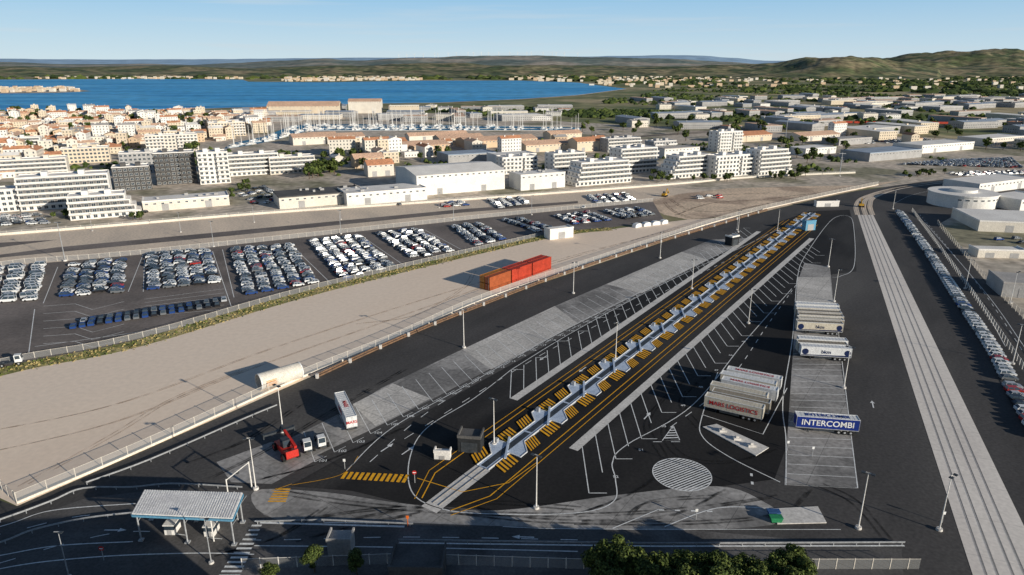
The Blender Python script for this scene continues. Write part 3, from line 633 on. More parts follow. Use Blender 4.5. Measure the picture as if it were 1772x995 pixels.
def container(x,y,z,ang,cn,ln=12.19):
    m=MB(); n=int(ln/.55)
    m.box(-ln/2+.02,-1.15,.14,ln/2-.02,1.15,2.45,0)
    for i in range(n):
        x0=-ln/2+ln*i/n; x1=x0+ln/n*.5; m.box(x0,-1.22,.12,x1,1.22,2.5,0); m.box(x1,-1.17,.13,x0+ln/n,1.17,2.47,0)
    for sy in (-1.24,1.14):
        m.box(-ln/2,sy,0,ln/2,sy+.1,.12,1); m.box(-ln/2,sy,2.505,ln/2,sy+.1,2.6,1)
        for sx in (-ln/2-.03,ln/2-.07): m.box(sx,sy-.004,0,sx+.1,sy+.104,2.604,1)
    c=M('container_'+cn,cc[cn],tuple(v*.75 for v in cc[cn]),s=.4,rough=.5); r=thing('shipping_container',m,[c,c],x,y,z,ang,label=f'{cn} corrugated shipping container stacked on the gravel yard',category='shipping container',group='stacked shipping containers')
    for k in range(2):
        d=MB(); d.box(-ln/2-.08,-1.1+1.12*k,.15,-ln/2-.035,-.03+1.12*k,2.45,0); d.tube((-ln/2-.1,-.6+1.12*k,.15),(-ln/2-.1,-.6+1.12*k,2.45),.03,n=5,m=1)
        thing('door',d,[c,steel],parent=r)
c0=G(848,504); cd=G(952,466); L=math.dist(c0,cd); dx,dy=(cd[0]-c0[0])/L,(cd[1]-c0[1])/L; aa=math.atan2(dy,dx)
cgrid={(0,0):('rust','rust'),(0,1):('orange','orange'),(1,0):('red','red'),(1,1):('red','red'),(2,0):('red','red'),(2,1):('rust','red')}
for (i,r_),lv2 in cgrid.items():
    for lv in range(2):
        x=c0[0]+dx*(6.1+12.9*i)-dy*(1.3+2.6*r_); y=c0[1]+dy*(6.1+12.9*i)+dx*(1.3+2.6*r_); container(x,y,.07+2.61*lv,aa,lv2[lv])
def hollow(x,y,ang,r,ln):
    root=ob('pipe_section',None,x,y,.06,ang,label='large hollow white pipe section lying on gravel',category='pipe section')
    m=MB(); n=40; vs=[]
    for xx,rr in ((-ln/2,r),(ln/2,r),(ln/2,r-.18),(-ln/2,r-.18)):
        for i in range(n): t=2*math.pi*i/n; vs.append((xx,rr*math.cos(t),r+rr*math.sin(t)))
    m.add(vs,[(k*n+i,k*n+(i+1)%n,((k+1)%4)*n+(i+1)%n,((k+1)%4)*n+i) for k in range(4) for i in range(n)],0); thing('pipe_shell',m,[M('tank_white',(.74,.69,.60),(.64,.59,.51),s=.5)],parent=root)
    for xx in (-ln/2+.2,ln/2-.2): 
        q=MB(); q.tube((xx-.15,0,r),(xx+.15,0,r),r+.06,n=40,cap=False); thing('flange_ring',q,[whiteT],parent=root)
    q=MB(); 
    for i in range(6):
        t0=-.5+i*.14; q.add([(-ln*.4,-(r+.02)*math.cos(t0),r+(r+.02)*math.sin(t0)),(-ln*.12,-(r+.02)*math.cos(t0),r+(r+.02)*math.sin(t0)),(-ln*.16,-(r+.02)*math.cos(t0+.08),r+(r+.02)*math.sin(t0+.08)),(-ln*.36,-(r+.02)*math.cos(t0+.08),r+(r+.02)*math.sin(t0+.08))],[(0,1,2,3)])
    thing('orange_emblem',q,[M('orange_mark',(.75,.30,.04))],parent=root)
a_,b_=G(452,674),G(518,654); hollow(*mid(a_,b_),math.atan2(b_[1]-a_[1],b_[0]-a_[0]),2.2,math.dist(a_,b_)+1)
# ---------------------------------------------------------------- buildings
FOOT=[]
WIN={}
def winmesh(w,h):
    k=(round(w,1),round(h,1))
    if k not in WIN:
        m=MB(); m.box(-w/2,-.06,0,w/2,.02,h,0); m.box(-w/2+.1,-.075,.1,-.04,-.05,h-.1,1); m.box(.04,-.075,.1,w/2-.1,-.05,h-.1,1); WIN[k]=me('window',m,[wallW,glass])
    return WIN[k]
shade=M('loggia_shade_band',(.22,.21,.20),(.15,.145,.14),s=.4)  # flat dark band on the wall: glazing and recess shade in one colour
def apart(px,py,w,d,fl,wall=wallW,step=(0,0),bal=True,ang=A26,label='white apartment block with balconies',fh=3.1,z=.02,xy=None,roof=None,name='apartment_building',ww=2.0,wh=1.8,bm=None):
    x,y=xy or G(px,py); c,s=math.cos(ang),math.sin(ang); x-=c*w/2; y-=s*w/2
    root=ob(name,None,x,y,z,ang,label=label,category='apartment building')
    FOOT.append((x+c*w/2-s*d/2,y+s*w/2+c*d/2,max(w,d)*.62))
    m=MB(); rf=MB()
    nx=max(2,int(w/(3.2 if bal else 2.9))); ny=max(1,int(d/5)); tot=fl*(nx+ny)
    while tot>98: nx-=1; tot=fl*(nx+ny)
    for i in range(fl):
        x0,x1=step[0]*i,w-step[1]*i
        if x1-x0<5: break
        m.box(x0,0,i*fh+.001*(i>0),x1,d,(i+1)*fh,0)
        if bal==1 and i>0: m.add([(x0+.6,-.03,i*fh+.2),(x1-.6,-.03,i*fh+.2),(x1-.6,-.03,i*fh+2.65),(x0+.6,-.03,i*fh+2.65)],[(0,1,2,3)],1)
        rf.box(x0+.2,.2,(i+1)*fh+.005,x1-.2,d-.2,(i+1)*fh+.1,0)
        pitch=w/nx; 
        for k in range(nx):
            cx=pitch*(k+.5)
            if x0+ww/2<cx<x1-ww/2: ob('window',winmesh(ww,wh),cx,-.04 if bal==1 else 0,i*fh+.6,parent=root)
        for k in range(ny): 
            cy=d*(k+.5)/ny
            if px<900: ob('window',winmesh(1.4,1.5),x1,cy,i*fh+.8,math.pi/2,parent=root)
            else: ob('window',winmesh(1.4,1.5),x0,cy,i*fh+.8,-math.pi/2,parent=root)
        if bal and i>0:
            br=[(x0-.2,x1+.2)] if bal==1 else [(x0+.3,x0+(x1-x0)*.36),(x0+(x1-x0)*.6,x1-.3)]
            for xa,xb in br:
                q=MB(); q.box(xa,-1.9,i*fh-.14,xb,-.1,i*fh+.06,0); q.box(xa,-1.9,i*fh+.062,xb,-1.76,i*fh+1.05,0); q.box(xa,-1.755,i*fh+.062,xa+.12,-.1,i*fh+1.05,0); q.box(xb-.12,-1.755,i*fh+.062,xb,-.1,i*fh+1.05,0); thing('balcony',q,[bm or wallW],parent=root)
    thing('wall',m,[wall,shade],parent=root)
    tx0,tx1=step[0]*(fl-1),w-step[1]*(fl-1); zt=fl*fh
    pr_=.6; rf.box(tx0,0,zt+.11,tx1,.25,zt+pr_,0); rf.box(tx0,d-.25,zt+.11,tx1,d,zt+pr_,0); rf.box(tx0,.26,zt+.11,tx0+.25,d-.26,zt+pr_,0); rf.box(tx1-.25,.26,zt+.11,tx1,d-.26,zt+pr_,0)
    rr=thing('roof',rf,[roof or roofW],parent=root)
    for f in (.3,.7):
        pl=MB(); q=tx0+(tx1-tx0)*f; pl.box(q-1.6,d*.35,zt+.12,q+1.6,d*.7,zt+2.4,0); thing('roof_plant_room',pl,[wall],parent=rr)
    return root
def shed(px,py,w,d,h,wall=wallW,roof=roofW,gable=0.,ang=A26,label='low pale industrial shed',doors=2,z=.02,xy=None,name='warehouse',vents=0,cat='warehouse'):
    x,y=xy or G(px,py); c,s=math.cos(ang),math.sin(ang); x-=c*w/2; y-=s*w/2
    root=ob(name,None,x,y,z,ang,label=label,category=cat); FOOT.append((x+c*w/2-s*d/2,y+s*w/2+c*d/2,max(w,d)*.6))
    m=MB(); m.box(0,0,0,w,d,h,0)
    if gable: m.side([(0,h),(w,h),(w/2,h+gable)],0.01,d-.01,0) if d>w else m.add([(0,.01,h),(0,d-.01,h),(0,d/2,h+gable),(w,.01,h),(w,d-.01,h),(w,d/2,h+gable)],[(0,2,1),(3,4,5)],0)
    thing('wall',m,[wall],parent=root); r=MB(); e=.5
    if gable:
        if d>w:
            g=gable*(w/2+e)/(w/2)
            for sg in (0,1):
                xa,xb=(-e,w/2) if sg==0 else (w/2,w+e); za,zb=(h+gable-g,h+gable) if sg==0 else (h+gable,h+gable-g)
                r.add([(xa,-e,za+.1),(xb,-e,zb+.1),(xb,d+e,zb+.1),(xa,d+e,za+.1),(xa,-e,za-.15),(xb,-e,zb-.15),(xb,d+e,zb-.15),(xa,d+e,za-.15)],[(0,1,2,3),(7,6,5,4),(0,4,5,1),(1,5,6,2),(2,6,7,3),(3,7,4,0)],0)
        else:
            g=gable*(d/2+e)/(d/2)
            for sg in (0,1):
                ya,yb=(-e,d/2) if sg==0 else (d/2,d+e); za,zb=(h+gable-g,h+gable) if sg==0 else (h+gable,h+gable-g)
                r.add([(-e,ya,za+.1),(w+e,ya,za+.1),(w+e,yb,zb+.1),(-e,yb,zb+.1),(-e,ya,za-.15),(w+e,ya,za-.15),(w+e,yb,zb-.15),(-e,yb,zb-.15)],[(0,1,2,3),(7,6,5,4),(0,4,5,1),(1,5,6,2),(2,6,7,3),(3,7,4,0)],0)
    else:
        r.box(-.1,-.1,h+.005,w+.1,d+.1,h+.12,0); r.box(-.1,-.1,h+.125,w+.1,.2,h+.7,0); r.box(-.1,.21,h+.125,.2,d+.1,h+.7,0); r.box(w-.2,.21,h+.125,w+.1,d+.1,h+.7,0)
    rr=thing('roof',r,[roof],parent=root)
    for i in range(vents):
        v=MB(); v.box(0,0,0,R.uniform(1,2.5),1.5,1.2); o=thing('roof_vent',v,[wallG],parent=rr); o.location=(R.uniform(.1,.9)*w,R.uniform(.2,.8)*d,h+.13+(gable*.5 if gable else 0))
    for i in range(doors):
        q=MB(); q.box(-1.8,-.07,0,1.8,.02,min(4,h*.7),0) if w>4.5 else q.box(-.6,-.07,0,.6,.02,h*.6,0); o=thing('door',q,[wallG if wall is not cabinD else darkst],parent=root); o.location=(w*(i+.5)/doors,-.0,.02)
    nwin=min(20,int(w/4)) if h>5 else 0
    for i in range(nwin): ob('window',winmesh(1.6,1.0),w*(i+.5)/nwin,0,h-1.8,parent=root)
    return root
apart(118,360,46,15,6,label='white apartment block with long balcony bands')
apart(22,366,46,14,4,bal=False,label='pale office block with window grid')
apart(185,377,34,13,4,step=(0,2.2),label='white terraced building with stepped balconies')
apart(232,330,22,14,5,wall=wallD,bal=False,label='dark grey apartment block beside the towers',bm=wallG)
apart(308,319,26,16,7,wall=wallD,bal=2,label='tall dark apartment tower with many windows',bm=wallD)
apart(246,300,28,15,5,wall=wallG,bal=False,label='grey apartment tower behind dark blocks')
apart(374,318,20,15,7,bal=2,label='tall white apartment tower by the canal')
apart(440,303,38,14,5,label='white terraced apartments by the canal'); apart(508,300,34,13,4,wall=wallP,label='cream low apartment block')
apart(300,262,46,14,5,wall=wallP,bal=2,label='cream canal-front apartment block'); apart(60,305,44,14,4,wall=wallP,label='pale apartment block in the old town'); apart(150,282,36,13,4,wall=wallC,bal=False,label='cream apartment block in the old town'); apart(395,236,40,14,5,wall=wallC,bal=2,label='cream quayside apartment block'); apart(20,262,50,14,4,wall=wallW,label='white apartment slab in the old town')
shed(325,361,46,18,5.5,wall=wallP,roof=roofW,label='beige flat-roofed office building',vents=5,name='office_building',cat='office building')
shed(560,356,50,26,6.5,wall=wallP,roof=darkroof,label='long cream workshop with dark flat roof',vents=8)
shed(672,351,50,24,7,gable=0,roof=roofW,wall=wallW,label='white warehouse with flat pale roof',vents=4)
shed(800,333,62,46,13,gable=2.5,wall=wallW,roof=roofW,label='large white warehouse with shallow pitched roof')
shed(940,327,34,18,10,label='white office warehouse block',vents=4)
apart(1045,319,46,15,5,step=(1.0,.6),label='white apartments with sweeping dark balcony bands'); apart(985,301,28,14,5,label='white banded apartment block beside the workshop')
apart(1105,299,34,16,6,label='white apartment tower with balconies'); apart(1195,307,42,15,5,step=(2.2,0),label='white stepped apartment block'); apart(1272,305,40,14,5,bal=2,label='white apartment wing between taller blocks'); apart(1340,302,34,15,6,step=(0,1.0),label='large white apartment building at the corner')
apart(1262,262,30,14,6,bal=2,label='white apartment building behind the terraces'); apart(1080,262,38,14,4,wall=wallG,label='grey-white apartment building with long balconies')
apart(1150,268,26,14,4,wall=wallG,bal=2,label='grey apartment block behind the terraces'); apart(900,300,30,13,4,wall=wallW,bal=2,label='white low apartment block behind the workshop')
shed(1550,276,70,30,7,wall=wallG,roof=roofB,label='long grey industrial shed with blue roof')
shed(818,283,44,28,8,wall=wallG,roof=roofB,label='blue-grey industrial hall with flat roof'); shed(895,287,36,22,9,label='white blocky workshop with flat roof'); shed(1180,272,40,20,8,wall=wallW,roof=roofG,label='white workshop with grey roof')
shed(1420,268,40,24,6,roof=roofW,label='low white commercial shed'); shed(1480,250,50,22,6,wall=wallG,roof=roofG,label='grey commercial shed near the railway')
shed(1640,262,80,30,7,roof=roofW,label='wide white distribution warehouse'); shed(1740,250,70,30,7,wall=wallP,roof=roofW,label='wide pale distribution warehouse')
shed(525,197,120,40,13,gable=7,wall=wallC,roof=roofT2,ang=.1,label='long warehouse with terracotta roof by the lagoon'); shed(632,196,56,30,20,gable=4,wall=wallP,roof=roofT2,ang=.1,label='old pale mill building by the lagoon'); shed(700,196,50,20,13,wall=wallC,roof=roofW,ang=.1,label='cream warehouse by the lagoon')
for px,py,w,d,h in ((545,250,44,24,8),(600,248,40,26,7),(735,264,50,26,7),(870,254,80,30,7),(950,262,50,24,7),(680,262,30,18,9),(1020,262,28,18,10),(640,290,24,14,8),(660,305,20,12,9),(560,246,30,20,7),(1300,245,60,26,7),(1420,243,60,24,6),(800,250,50,22,7),(760,241,70,16,5),(980,242,40,18,7)):
    shed(px,py,w,d,h,gable=3,wall=R.choice((wallC,wallP,wallO)),roof=R.choice((roofT,roofT2,roofT2)),label='gabled shed with terracotta roof')
def roundb(px,py,r,h):
    x,y=G(px,py); root=ob('round_building',None,x,y+r,.07,0,label='white round drum-shaped building beside the yard',category='round building'); n=48
    m=MB(); m.prism([(r*math.cos(2*math.pi*i/n),r*math.sin(2*math.pi*i/n)) for i in range(n)],0,h); thing('wall',m,[wallW],parent=root)
    q=MB(); q.prism([((r+.5)*math.cos(2*math.pi*i/n),(r+.5)*math.sin(2*math.pi*i/n)) for i in range(n)],h+.01,h+.8,0,1); q.prism([(r*.4*math.cos(2*math.pi*i/n),r*.4*math.sin(2*math.pi*i/n)) for i in range(n)],h+.81,h+2.4,0); thing('roof',q,[wallW,roofW],parent=root)
    for i in range(9): 
        t=-2.2+i*.22; ob('window',winmesh(2.0,1.0),r*math.cos(t)*1.0,r*math.sin(t),h-2.2,t+math.pi/2,parent=root)
roundb(1696,364,18,7)
shed(1790,362,30,20,6,label='white annex beside the round building',z=.09,roof=roofW); shed(1800,405,56,34,5,wall=wallP,roof=roofW,label='pale flat-roofed depot beside the yard',z=.1,ang=-.2); shed(1733,447,20,8,3.2,wall=wallP,roof=roofW,label='small cream site office',z=.1,ang=-.1,name='site_office',cat='office'); shed(1810,520,28,16,5,wall=wallG,roof=roofG,label='grey roofed shed by the side road',z=.1,ang=-.3); shed(1740,330,60,24,6,label='long white depot behind the round building',z=.1,roof=roofW)
shed(972,413,13,6,4.6,wall=wallW,roof=roofW,label='small white block building on gravel yard',z=.06,name='utility_building',doors=1,cat='utility building')
def kiosk(px,py,w,d,h,wall,roof,label,ang=-.1,z=.1): return shed(px,py,w,d,h,wall=wall,roof=roof,label=label,ang=ang,z=z,doors=1,name='equipment_cabin',cat='cabin')
kiosk(812,784,5,4,3.4,cabinD,darkroof,'dark grey electrical substation cabin',ang=-.15)
kiosk(765,796,3.4,1.6,1.5,wallW,roofW,'small white generator box on asphalt'); kiosk(588,963,4,3,2.8,wallG,roofG,'pale grey site cabin by the fence',ang=0); kiosk(1402,399,6,3,4.5,blueW,blueW,'blue terminal control cabin beside the track',ang=.3); kiosk(1272,425,5,4,4,cabinD,wallW,'grey dispatch cabin at track head',ang=.6); kiosk(1432,358,14,3,2.8,wallW,roofW,'white site cabins by the track end',ang=.1)
kiosk(720,1020,8.5,6,3.6,wallD,darkroof,'grey-roofed service building beside the fence',ang=-.02)
can=ob('entry_gate_canopy',None,0,0,.08,0,label='white corrugated roof canopy over the entry gate lanes',category='canopy')
cr=[G(228,889,6),G(402,897,6),G(420,853,6),G(250,848,6)]
L_=lambda a,b,f:(a[0]*(1-f)+b[0]*f,a[1]*(1-f)+b[1]*f)
m=MB(); n=40
m.prism(cr,5.8,5.98,0)
for i in range(n):
    f0,f1=(i+.1)/n,(i+.6)/n
    m.prism([L_(cr[0],cr[1],f0),L_(cr[0],cr[1],f1),L_(cr[3],cr[2],f1),L_(cr[3],cr[2],f0)],5.985,6.04,0)
thing('corrugated_roof',m,[M('canopy_sheet',(.86,.84,.81),(.76,.74,.72),s=.4)],parent=can)
m=MB()
for a,b in ((cr[0],cr[1]),(cr[1],cr[2]),(cr[2],cr[3]),(cr[3],cr[0])): m.tube((*a,5.5),(*b,5.5),.22,n=4)
thing('fascia_beam',m,[blueW],parent=can)
for f in (.03,.5,.97):
    for g in (.08,.92):
        a=L_(cr[0],cr[1],f); b=L_(cr[3],cr[2],f); p=L_(a,b,g); m=MB(); m.tube((*p,0),(*p,5.8),.14,n=6); m.tube((p[0],p[1],3.9),(p[0]+1.3,p[1],5.7),.07,n=5); m.box(p[0]-.4,p[1]-.4,0,p[0]+.4,p[1]+.4,.25); thing('column',m,[steel],parent=can)
for f in (.3,.7):
    a=L_(cr[0],cr[1],f); b=L_(cr[3],cr[2],f); p=L_(a,b,.5)
    t=MB(); t.box(-.9,-1.2,0,.9,1.2,1.0,0); t.box(-.85,-1.15,1.0,.85,1.15,1.9,1); t.box(-1,-1.3,1.9,1,1.3,2.1,0); r=thing('ticket_booth',t,[wallW,glass],p[0],p[1],.08,label='small white ticket booth under the canopy',category='booth',group='ticket booths under canopy')
    thing('door',MB().box(-.4,-1.25,.05,.4,-1.21,.98),[wallG],parent=r)
for px,py in ((443,845),(420,900)):
    x,y=G(px,py); m=MB(); m.tube((0,0,0),(0,0,6),.14,n=6); m.tube((0,0,5.8),(-2,-6,5.8),.1,n=6); m.tube((-2,-6,0),(-2,-6,6),.12,n=6); r=thing('gate_gantry',m,[wallW],x-.8,y,.09,label='white steel gate gantry over the lane',category='gantry'); 
    thing('camera_box',MB().box(-1.3,-3.3,5.3,-.8,-2.8,5.7),[darkst],parent=r)
def pad(q):
    m=MB(); m.prism(gp(q),.08,.26); thing('concrete_pad',m,[concL],kind='structure')
pad([(1216,740),(1240,735),(1330,776),(1308,790)]); pad([(1330,882),(1415,878),(1430,906),(1345,908)])
for px,py,c in ((1250,748,concL),(1275,762,concL),(1300,774,concL)):
    x,y=G(px,py); m=MB(); m.box(-.8,-.5,0,.8,.5,.5); m.box(-.3,-.3,.5,.3,.3,.9); r=thing('concrete_block',m,[c],x,y,.262,label='small concrete block on a concrete pad',category='concrete block',group='concrete blocks on pad')
x,y=G(1342,903)
for i,cn in enumerate(((.03,.24,.10),(.04,.10,.24))):
    mt=M('bin_%d'%i,cn,cn,rough=.5); m=MB(); m.side([(-.9,.2),(.9,.2),(1.1,1.0),(-1.1,1.0)],-.6,.6); r=thing('waste_skip',m,[mt],x+i*.2,y+i*1.7,.09,label=('green','blue')[i]+' waste skip on the asphalt',category='skip'); l=MB(); l.box(-1.15,-.65,1.005,1.15,.65,1.1); thing('lid',l,[mt],parent=r)
    for wx in (-.7,.7): thing('wheel',MB().tube((wx,-.6,.12),(wx,.6,.12),.12,n=8),[black],parent=r)
orange=M('safety_orange',(.75,.16,.02))
for px,py,k in ((706,912,'o'),(1204,900,'w'),(1405,790,'w'),(597,812,'w'),(718,836,'s'),(180,970,'s'),(1362,780,'w'),(1630,905,'w')):
    x,y=G(px,py); m=MB(); m.tube((0,0,0),(0,0,2.4),.07,n=6)
    r=thing('sign_post',m,[orange if k=='o' else steel],x,y,.09,label='slim '+('orange' if k=='o' else 'grey')+' marker post with small sign',category='sign post')
    if k=='s':
        f=MB(); f.tube((0,-.06,2.4),(0,-.02,2.4),.45,n=16); f.box(-.3,-.075,2.32,.3,-.061,2.48,1); thing('round_sign_face',f,[redp,white],parent=r)
    else: thing('sign_panel',MB().box(-.25,-.1,1.8,.25,-.04,2.4),[white if k=='w' else orange],parent=r)
# ---------------------------------------------------------------- trees
def leaves(n,rx,rz,cz,sz,seed,clumps=14):
    r=random.Random(seed); m=MB(); cs=[]
    for i in range(clumps):
        t=r.uniform(0,6.28); q=math.sqrt(r.random())*.75; z=r.uniform(-.75,.85); k=math.sqrt(max(.1,1-z*z))
        cs.append((rx*q*k*math.cos(t),rx*q*k*math.sin(t),cz+rz*z*.8,r.uniform(.26,.46)*rx))
    for i in range(n):
        c=r.choice(cs); d=Vector((r.gauss(0,1),r.gauss(0,1),r.gauss(0,1))).normalized()*c[3]*r.uniform(.6,1.08)
        p=Vector(c[:3])+Vector((d.x,d.y,d.z*.8)); nrm=(d.normalized()+Vector((r.uniform(-1,1),r.uniform(-1,1),r.uniform(-.5,1)))*.7).normalized()
        a=nrm.orthogonal().normalized(); b=nrm.cross(a); th=r.uniform(0,6.28); a,b=a*math.cos(th)+b*math.sin(th),b*math.cos(th)-a*math.sin(th); s_=sz*r.uniform(.6,1.3)
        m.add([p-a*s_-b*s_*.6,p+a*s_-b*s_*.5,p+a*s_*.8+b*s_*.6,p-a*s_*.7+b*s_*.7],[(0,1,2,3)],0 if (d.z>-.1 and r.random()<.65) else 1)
    return m,cs
def trunkm(h,cs):
    m=MB(); m.tube((0,0,0),(.05,.02,h*.55),.22,.14,7); m.tube((.05,.02,h*.55),(0,.1,h*.85),.14,.05,6)
    for c in cs[:7]: m.tube((.04,.02,h*.4),(c[0]*.8,c[1]*.8,c[2]),.09,.03,5)
    return m
def treeset(n,rx,rz,cz,sz,h,seeds,cl=14):
    o=[]
    for s_ in seeds:
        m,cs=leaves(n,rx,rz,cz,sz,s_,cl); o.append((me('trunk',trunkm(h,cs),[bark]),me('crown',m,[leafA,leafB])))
    return o
near=treeset(4600,3.0,2.8,4.6,.17,7,(1,2,3,4),20); far=treeset(260,2.9,2.6,4.6,.62,7,(5,6,7,8,9))
def tree(x,y,st,k,label,group,z=.02):
    t,c=R.choice(st); r=ob('tree',None,x,y,z,R.uniform(0,6.28),k=(k*R.uniform(.85,1.2),k*R.uniform(.85,1.2),k),label=label,category='tree',group=group)
    ob('trunk',t,parent=r); ob('crown',c,parent=r)
for px,py,k in ((545,990,.7),(618,998,.65),(470,1008,.5),(1035,1015,1.0),(1060,1003,1.1),(1078,1030,1.15),(1105,1020,1.0),(1140,1025,.95),(1165,1015,.9),(1195,1022,.95),(1222,1012,.9),(1250,1022,.9),(1280,1018,.85),(1305,1026,.9),(1335,1020,.9),(1360,1012,1.0),(1385,1028,1.0),(1120,1050,1.1),(1180,1052,1.0),(1240,1055,1.1),(1310,1058,1.0),(1050,1050,1.1),(1370,1060,1.0)):
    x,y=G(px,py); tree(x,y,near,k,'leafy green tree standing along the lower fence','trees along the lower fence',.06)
m=MB()
for i in range(2600):
    x,y=R.choice(vp); x+=R.uniform(-4,4); y+=R.uniform(-3,3); h=R.uniform(.15,.6); s_=R.uniform(.2,.5); t=R.uniform(0,3.14); dx_,dy_=math.cos(t)*s_,math.sin(t)*s_
    m.add([(x-dx_,y-dy_,.07),(x+dx_,y+dy_,.07),(x+dx_*.4,y+dy_*.4,h),(x-dx_*.6,y-dy_*.6,h*.8)],[(0,1,2,3)],R.choice((0,1,1)))
thing('verge_tufts',m,[leafA,M('dry_grass',(.42,.33,.14),(.30,.24,.10))],kind='stuff',label='tufts of green and dry grass along the verge',category='grass')
# ---------------------------------------------------------------- town fill
def free(x,y,r=8):
    return all((x-a)**2+(y-b)**2>(c+r)**2 for a,b,c in FOOT)
def house_mb(w,d,h,g,seed):
    r=random.Random(seed); a=MB(); a.box(0,0,0,w,d,h,0); b=MB(); e=.4
    if g>0:
        a.add([(0,.01,h),(0,d-.01,h),(0,d/2,h+g),(w,.01,h),(w,d-.01,h),(w,d/2,h+g)],[(0,2,1),(3,4,5)],0)
        gg=g*(d/2+e)/(d/2)
        b.add([(-e,-e,h+g-gg+.1),(w+e,-e,h+g-gg+.1),(w+e,d/2,h+g+.1),(-e,d/2,h+g+.1),(w+e,d+e,h+g-gg+.1),(-e,d+e,h+g-gg+.1)],[(0,1,2,3),(3,2,4,5)],0)
        b.box(w*.2,d*.3,h+g*.3,w*.2+1,d*.3+1,h+g+.8,1)
        if w>16: b.box(w*.7,d*.6,h+g*.3,w*.7+1,d*.6+1,h+g+.8,1)
    else: b.box(-.1,-.1,h+.005,w+.1,d+.1,h+.3,0); b.box(w*.3,d*.4,h+.31,w*.3+2.5,d*.4+2.5,h+1.8,1)
    if seed%3==1:
        hw=h*.6; a.box(w*.15,-6,0,w*.6,-.01,hw,0); b.box(w*.15-.2,-6.2,hw+.005,w*.6+.2,-.01,hw+.3,0)
    fl=int(h/3)
    for i in range(fl):
        n=int(w/2.8)
        for k in range(n):
            cx=w*(k+.5)/n; z0=i*3+.9; a.add([(cx-.45,-.03,z0),(cx+.45,-.03,z0),(cx+.45,-.03,z0+1.3),(cx-.45,-.03,z0+1.3)],[(0,1,2,3)],1)
        n=int(d/3)
        for k in range(n):
            cy=d*(k+.5)/n; z0=i*3+.9
            a.add([(w+.03,cy-.45,z0),(w+.03,cy+.45,z0),(w+.03,cy+.45,z0+1.3),(w+.03,cy-.45,z0+1.3)],[(0,1,2,3)],1)
            a.add([(-.03,cy-.45,z0),(-.03,cy+.45,z0),(-.03,cy+.45,z0+1.3),(-.03,cy-.45,z0+1.3)],[(3,2,1,0)],1)
    return a,b
walls=[wallC,wallP,wallW,wallP,wallO,wallW,wallW,wallC]; roofsG=[roofT,roofT2,roofT,roofW,roofT,roofT2,roofG]
HM=[]
for i in range(26):
    g=2.0 if i%5 not in (3,) else 0; w=R.uniform(9,24); d=R.uniform(8,14); h=R.choice((4.5,6.2,6.2,9.2,9.2,12.2,15.2)) if g else R.choice((4.5,6.2,9.2,15.2)); a,b=house_mb(w,d,h,g,i)
    wm_=walls[i%8]; rm=(roofsG[i%7] if g else (roofW,roofG,roofW)[i%3]); HM.append((a,b,w,d,h,wm_,rm,me('wall',a,[wm_,glass]),me('roof',b,[rm,wm_])))
SH=[]
for i in range(16):
    w=R.uniform(18,75); d=R.uniform(14,36); h=R.uniform(5,9.5); a,b=house_mb(w,d,h,R.choice((0,0,1.5)),i*3); wm_=R.choice((wallW,wallG,wallP,wallC)); rm=R.choice((roofW,roofG,roofW,roofT2,roofB,roofW,roofT)); SH.append((a,b,w,d,h,wm_,rm,me('wall',a,[wm_,glass]),me('roof',b,[rm,wm_])))
plc=[]
MW=gp([(385,258),(430,252),(470,244),(530,227),(1000,225.5),(1010,221),(760,216),(560,215),(505,217),(455,237),(405,247)])
LAG=gp([(-900,205),(0,193),(100,193),(300,190),(430,186),(560,181),(760,178),(900,172),(1000,165),(1085,154),(1045,149),(1000,143),(900,139.5),(740,139.5),(560,142.5),(430,141.5),(420,138),(250,136.5),(0,138),(-900,138)])
def fill(poly,step,pool,ang,dens,kind):
    pl=gp(poly); xs=[p[0] for p in pl]; ys=[p[1] for p in pl]
    c,s=math.cos(ang),math.sin(ang); Rr=max(max(xs)-min(xs),max(ys)-min(ys)); cx,cy=sum(xs)/len(xs),sum(ys)/len(ys); n=int(Rr/step)
    for i in range(-n,n+1):
        for j in range(-n,n+1):
            X=cx+c*i*step-s*j*step*.8+R.uniform(-.2,.2)*step; Y=cy+s*i*step+c*j*step*.8+R.uniform(-.15,.15)*step
            dn=dens*(1 if kind=='h' else (.5+1.4*max(0,noise.noise(Vector((X*.006,Y*.006,9)))+.25)))
            if R.random()<dn and inpoly(X,Y,pl) and free(X,Y,3) and not inpoly(X,Y,MW) and not inpoly(X,Y,LAG): plc.append((X,Y,R.randrange(len(pool)),ang+R.choice((0,0,math.pi/2))+.35*noise.noise(Vector((X*.008,Y*.008,1)))+R.uniform(-.1,.1),kind))
fill([(-300,330),(0,318),(210,262),(340,258),(400,248),(440,232),(470,205),(250,200),(100,197),(-300,200)],24,HM,A26,.86,'h')
fill([(560,300),(640,300),(760,285),(960,268),(1060,250),(1000,242),(760,256),(560,262)],28,HM,A26,.5,'h')
fill([(640,300),(690,275),(700,265),(640,268)],24,HM,A26,.6,'h')
fill([(1000,222),(1250,226),(1500,238),(1772,262),(2100,280),(2100,225),(1772,205),(1400,192),(1150,200)],50,SH,.35,.66,'s')
fill([(1100,190),(1772,196),(2000,188),(2000,172),(1772,168),(1400,168),(1100,176)],60,SH,.35,.55,'s')
fill([(1380,235),(1772,275),(1772,250),(1400,225)],36,HM,.3,.22,'h')
fill([(380,212),(760,212),(1000,212),(1000,190),(760,190),(380,190)],44,SH,.1,.42,'s')
fill([(1380,300),(1480,290),(1480,265),(1400,268)],28,HM,.3,.3,'h')
plc.sort(key=lambda p:math.hypot(p[0],p[1]))
cnt={'h':0,'s':0}; allm=[wallC,wallP,wallW,wallO,wallG,roofT,roofT2,roofW,roofG,roofB,glass]; rest={'h':MB(),'s':MB()}
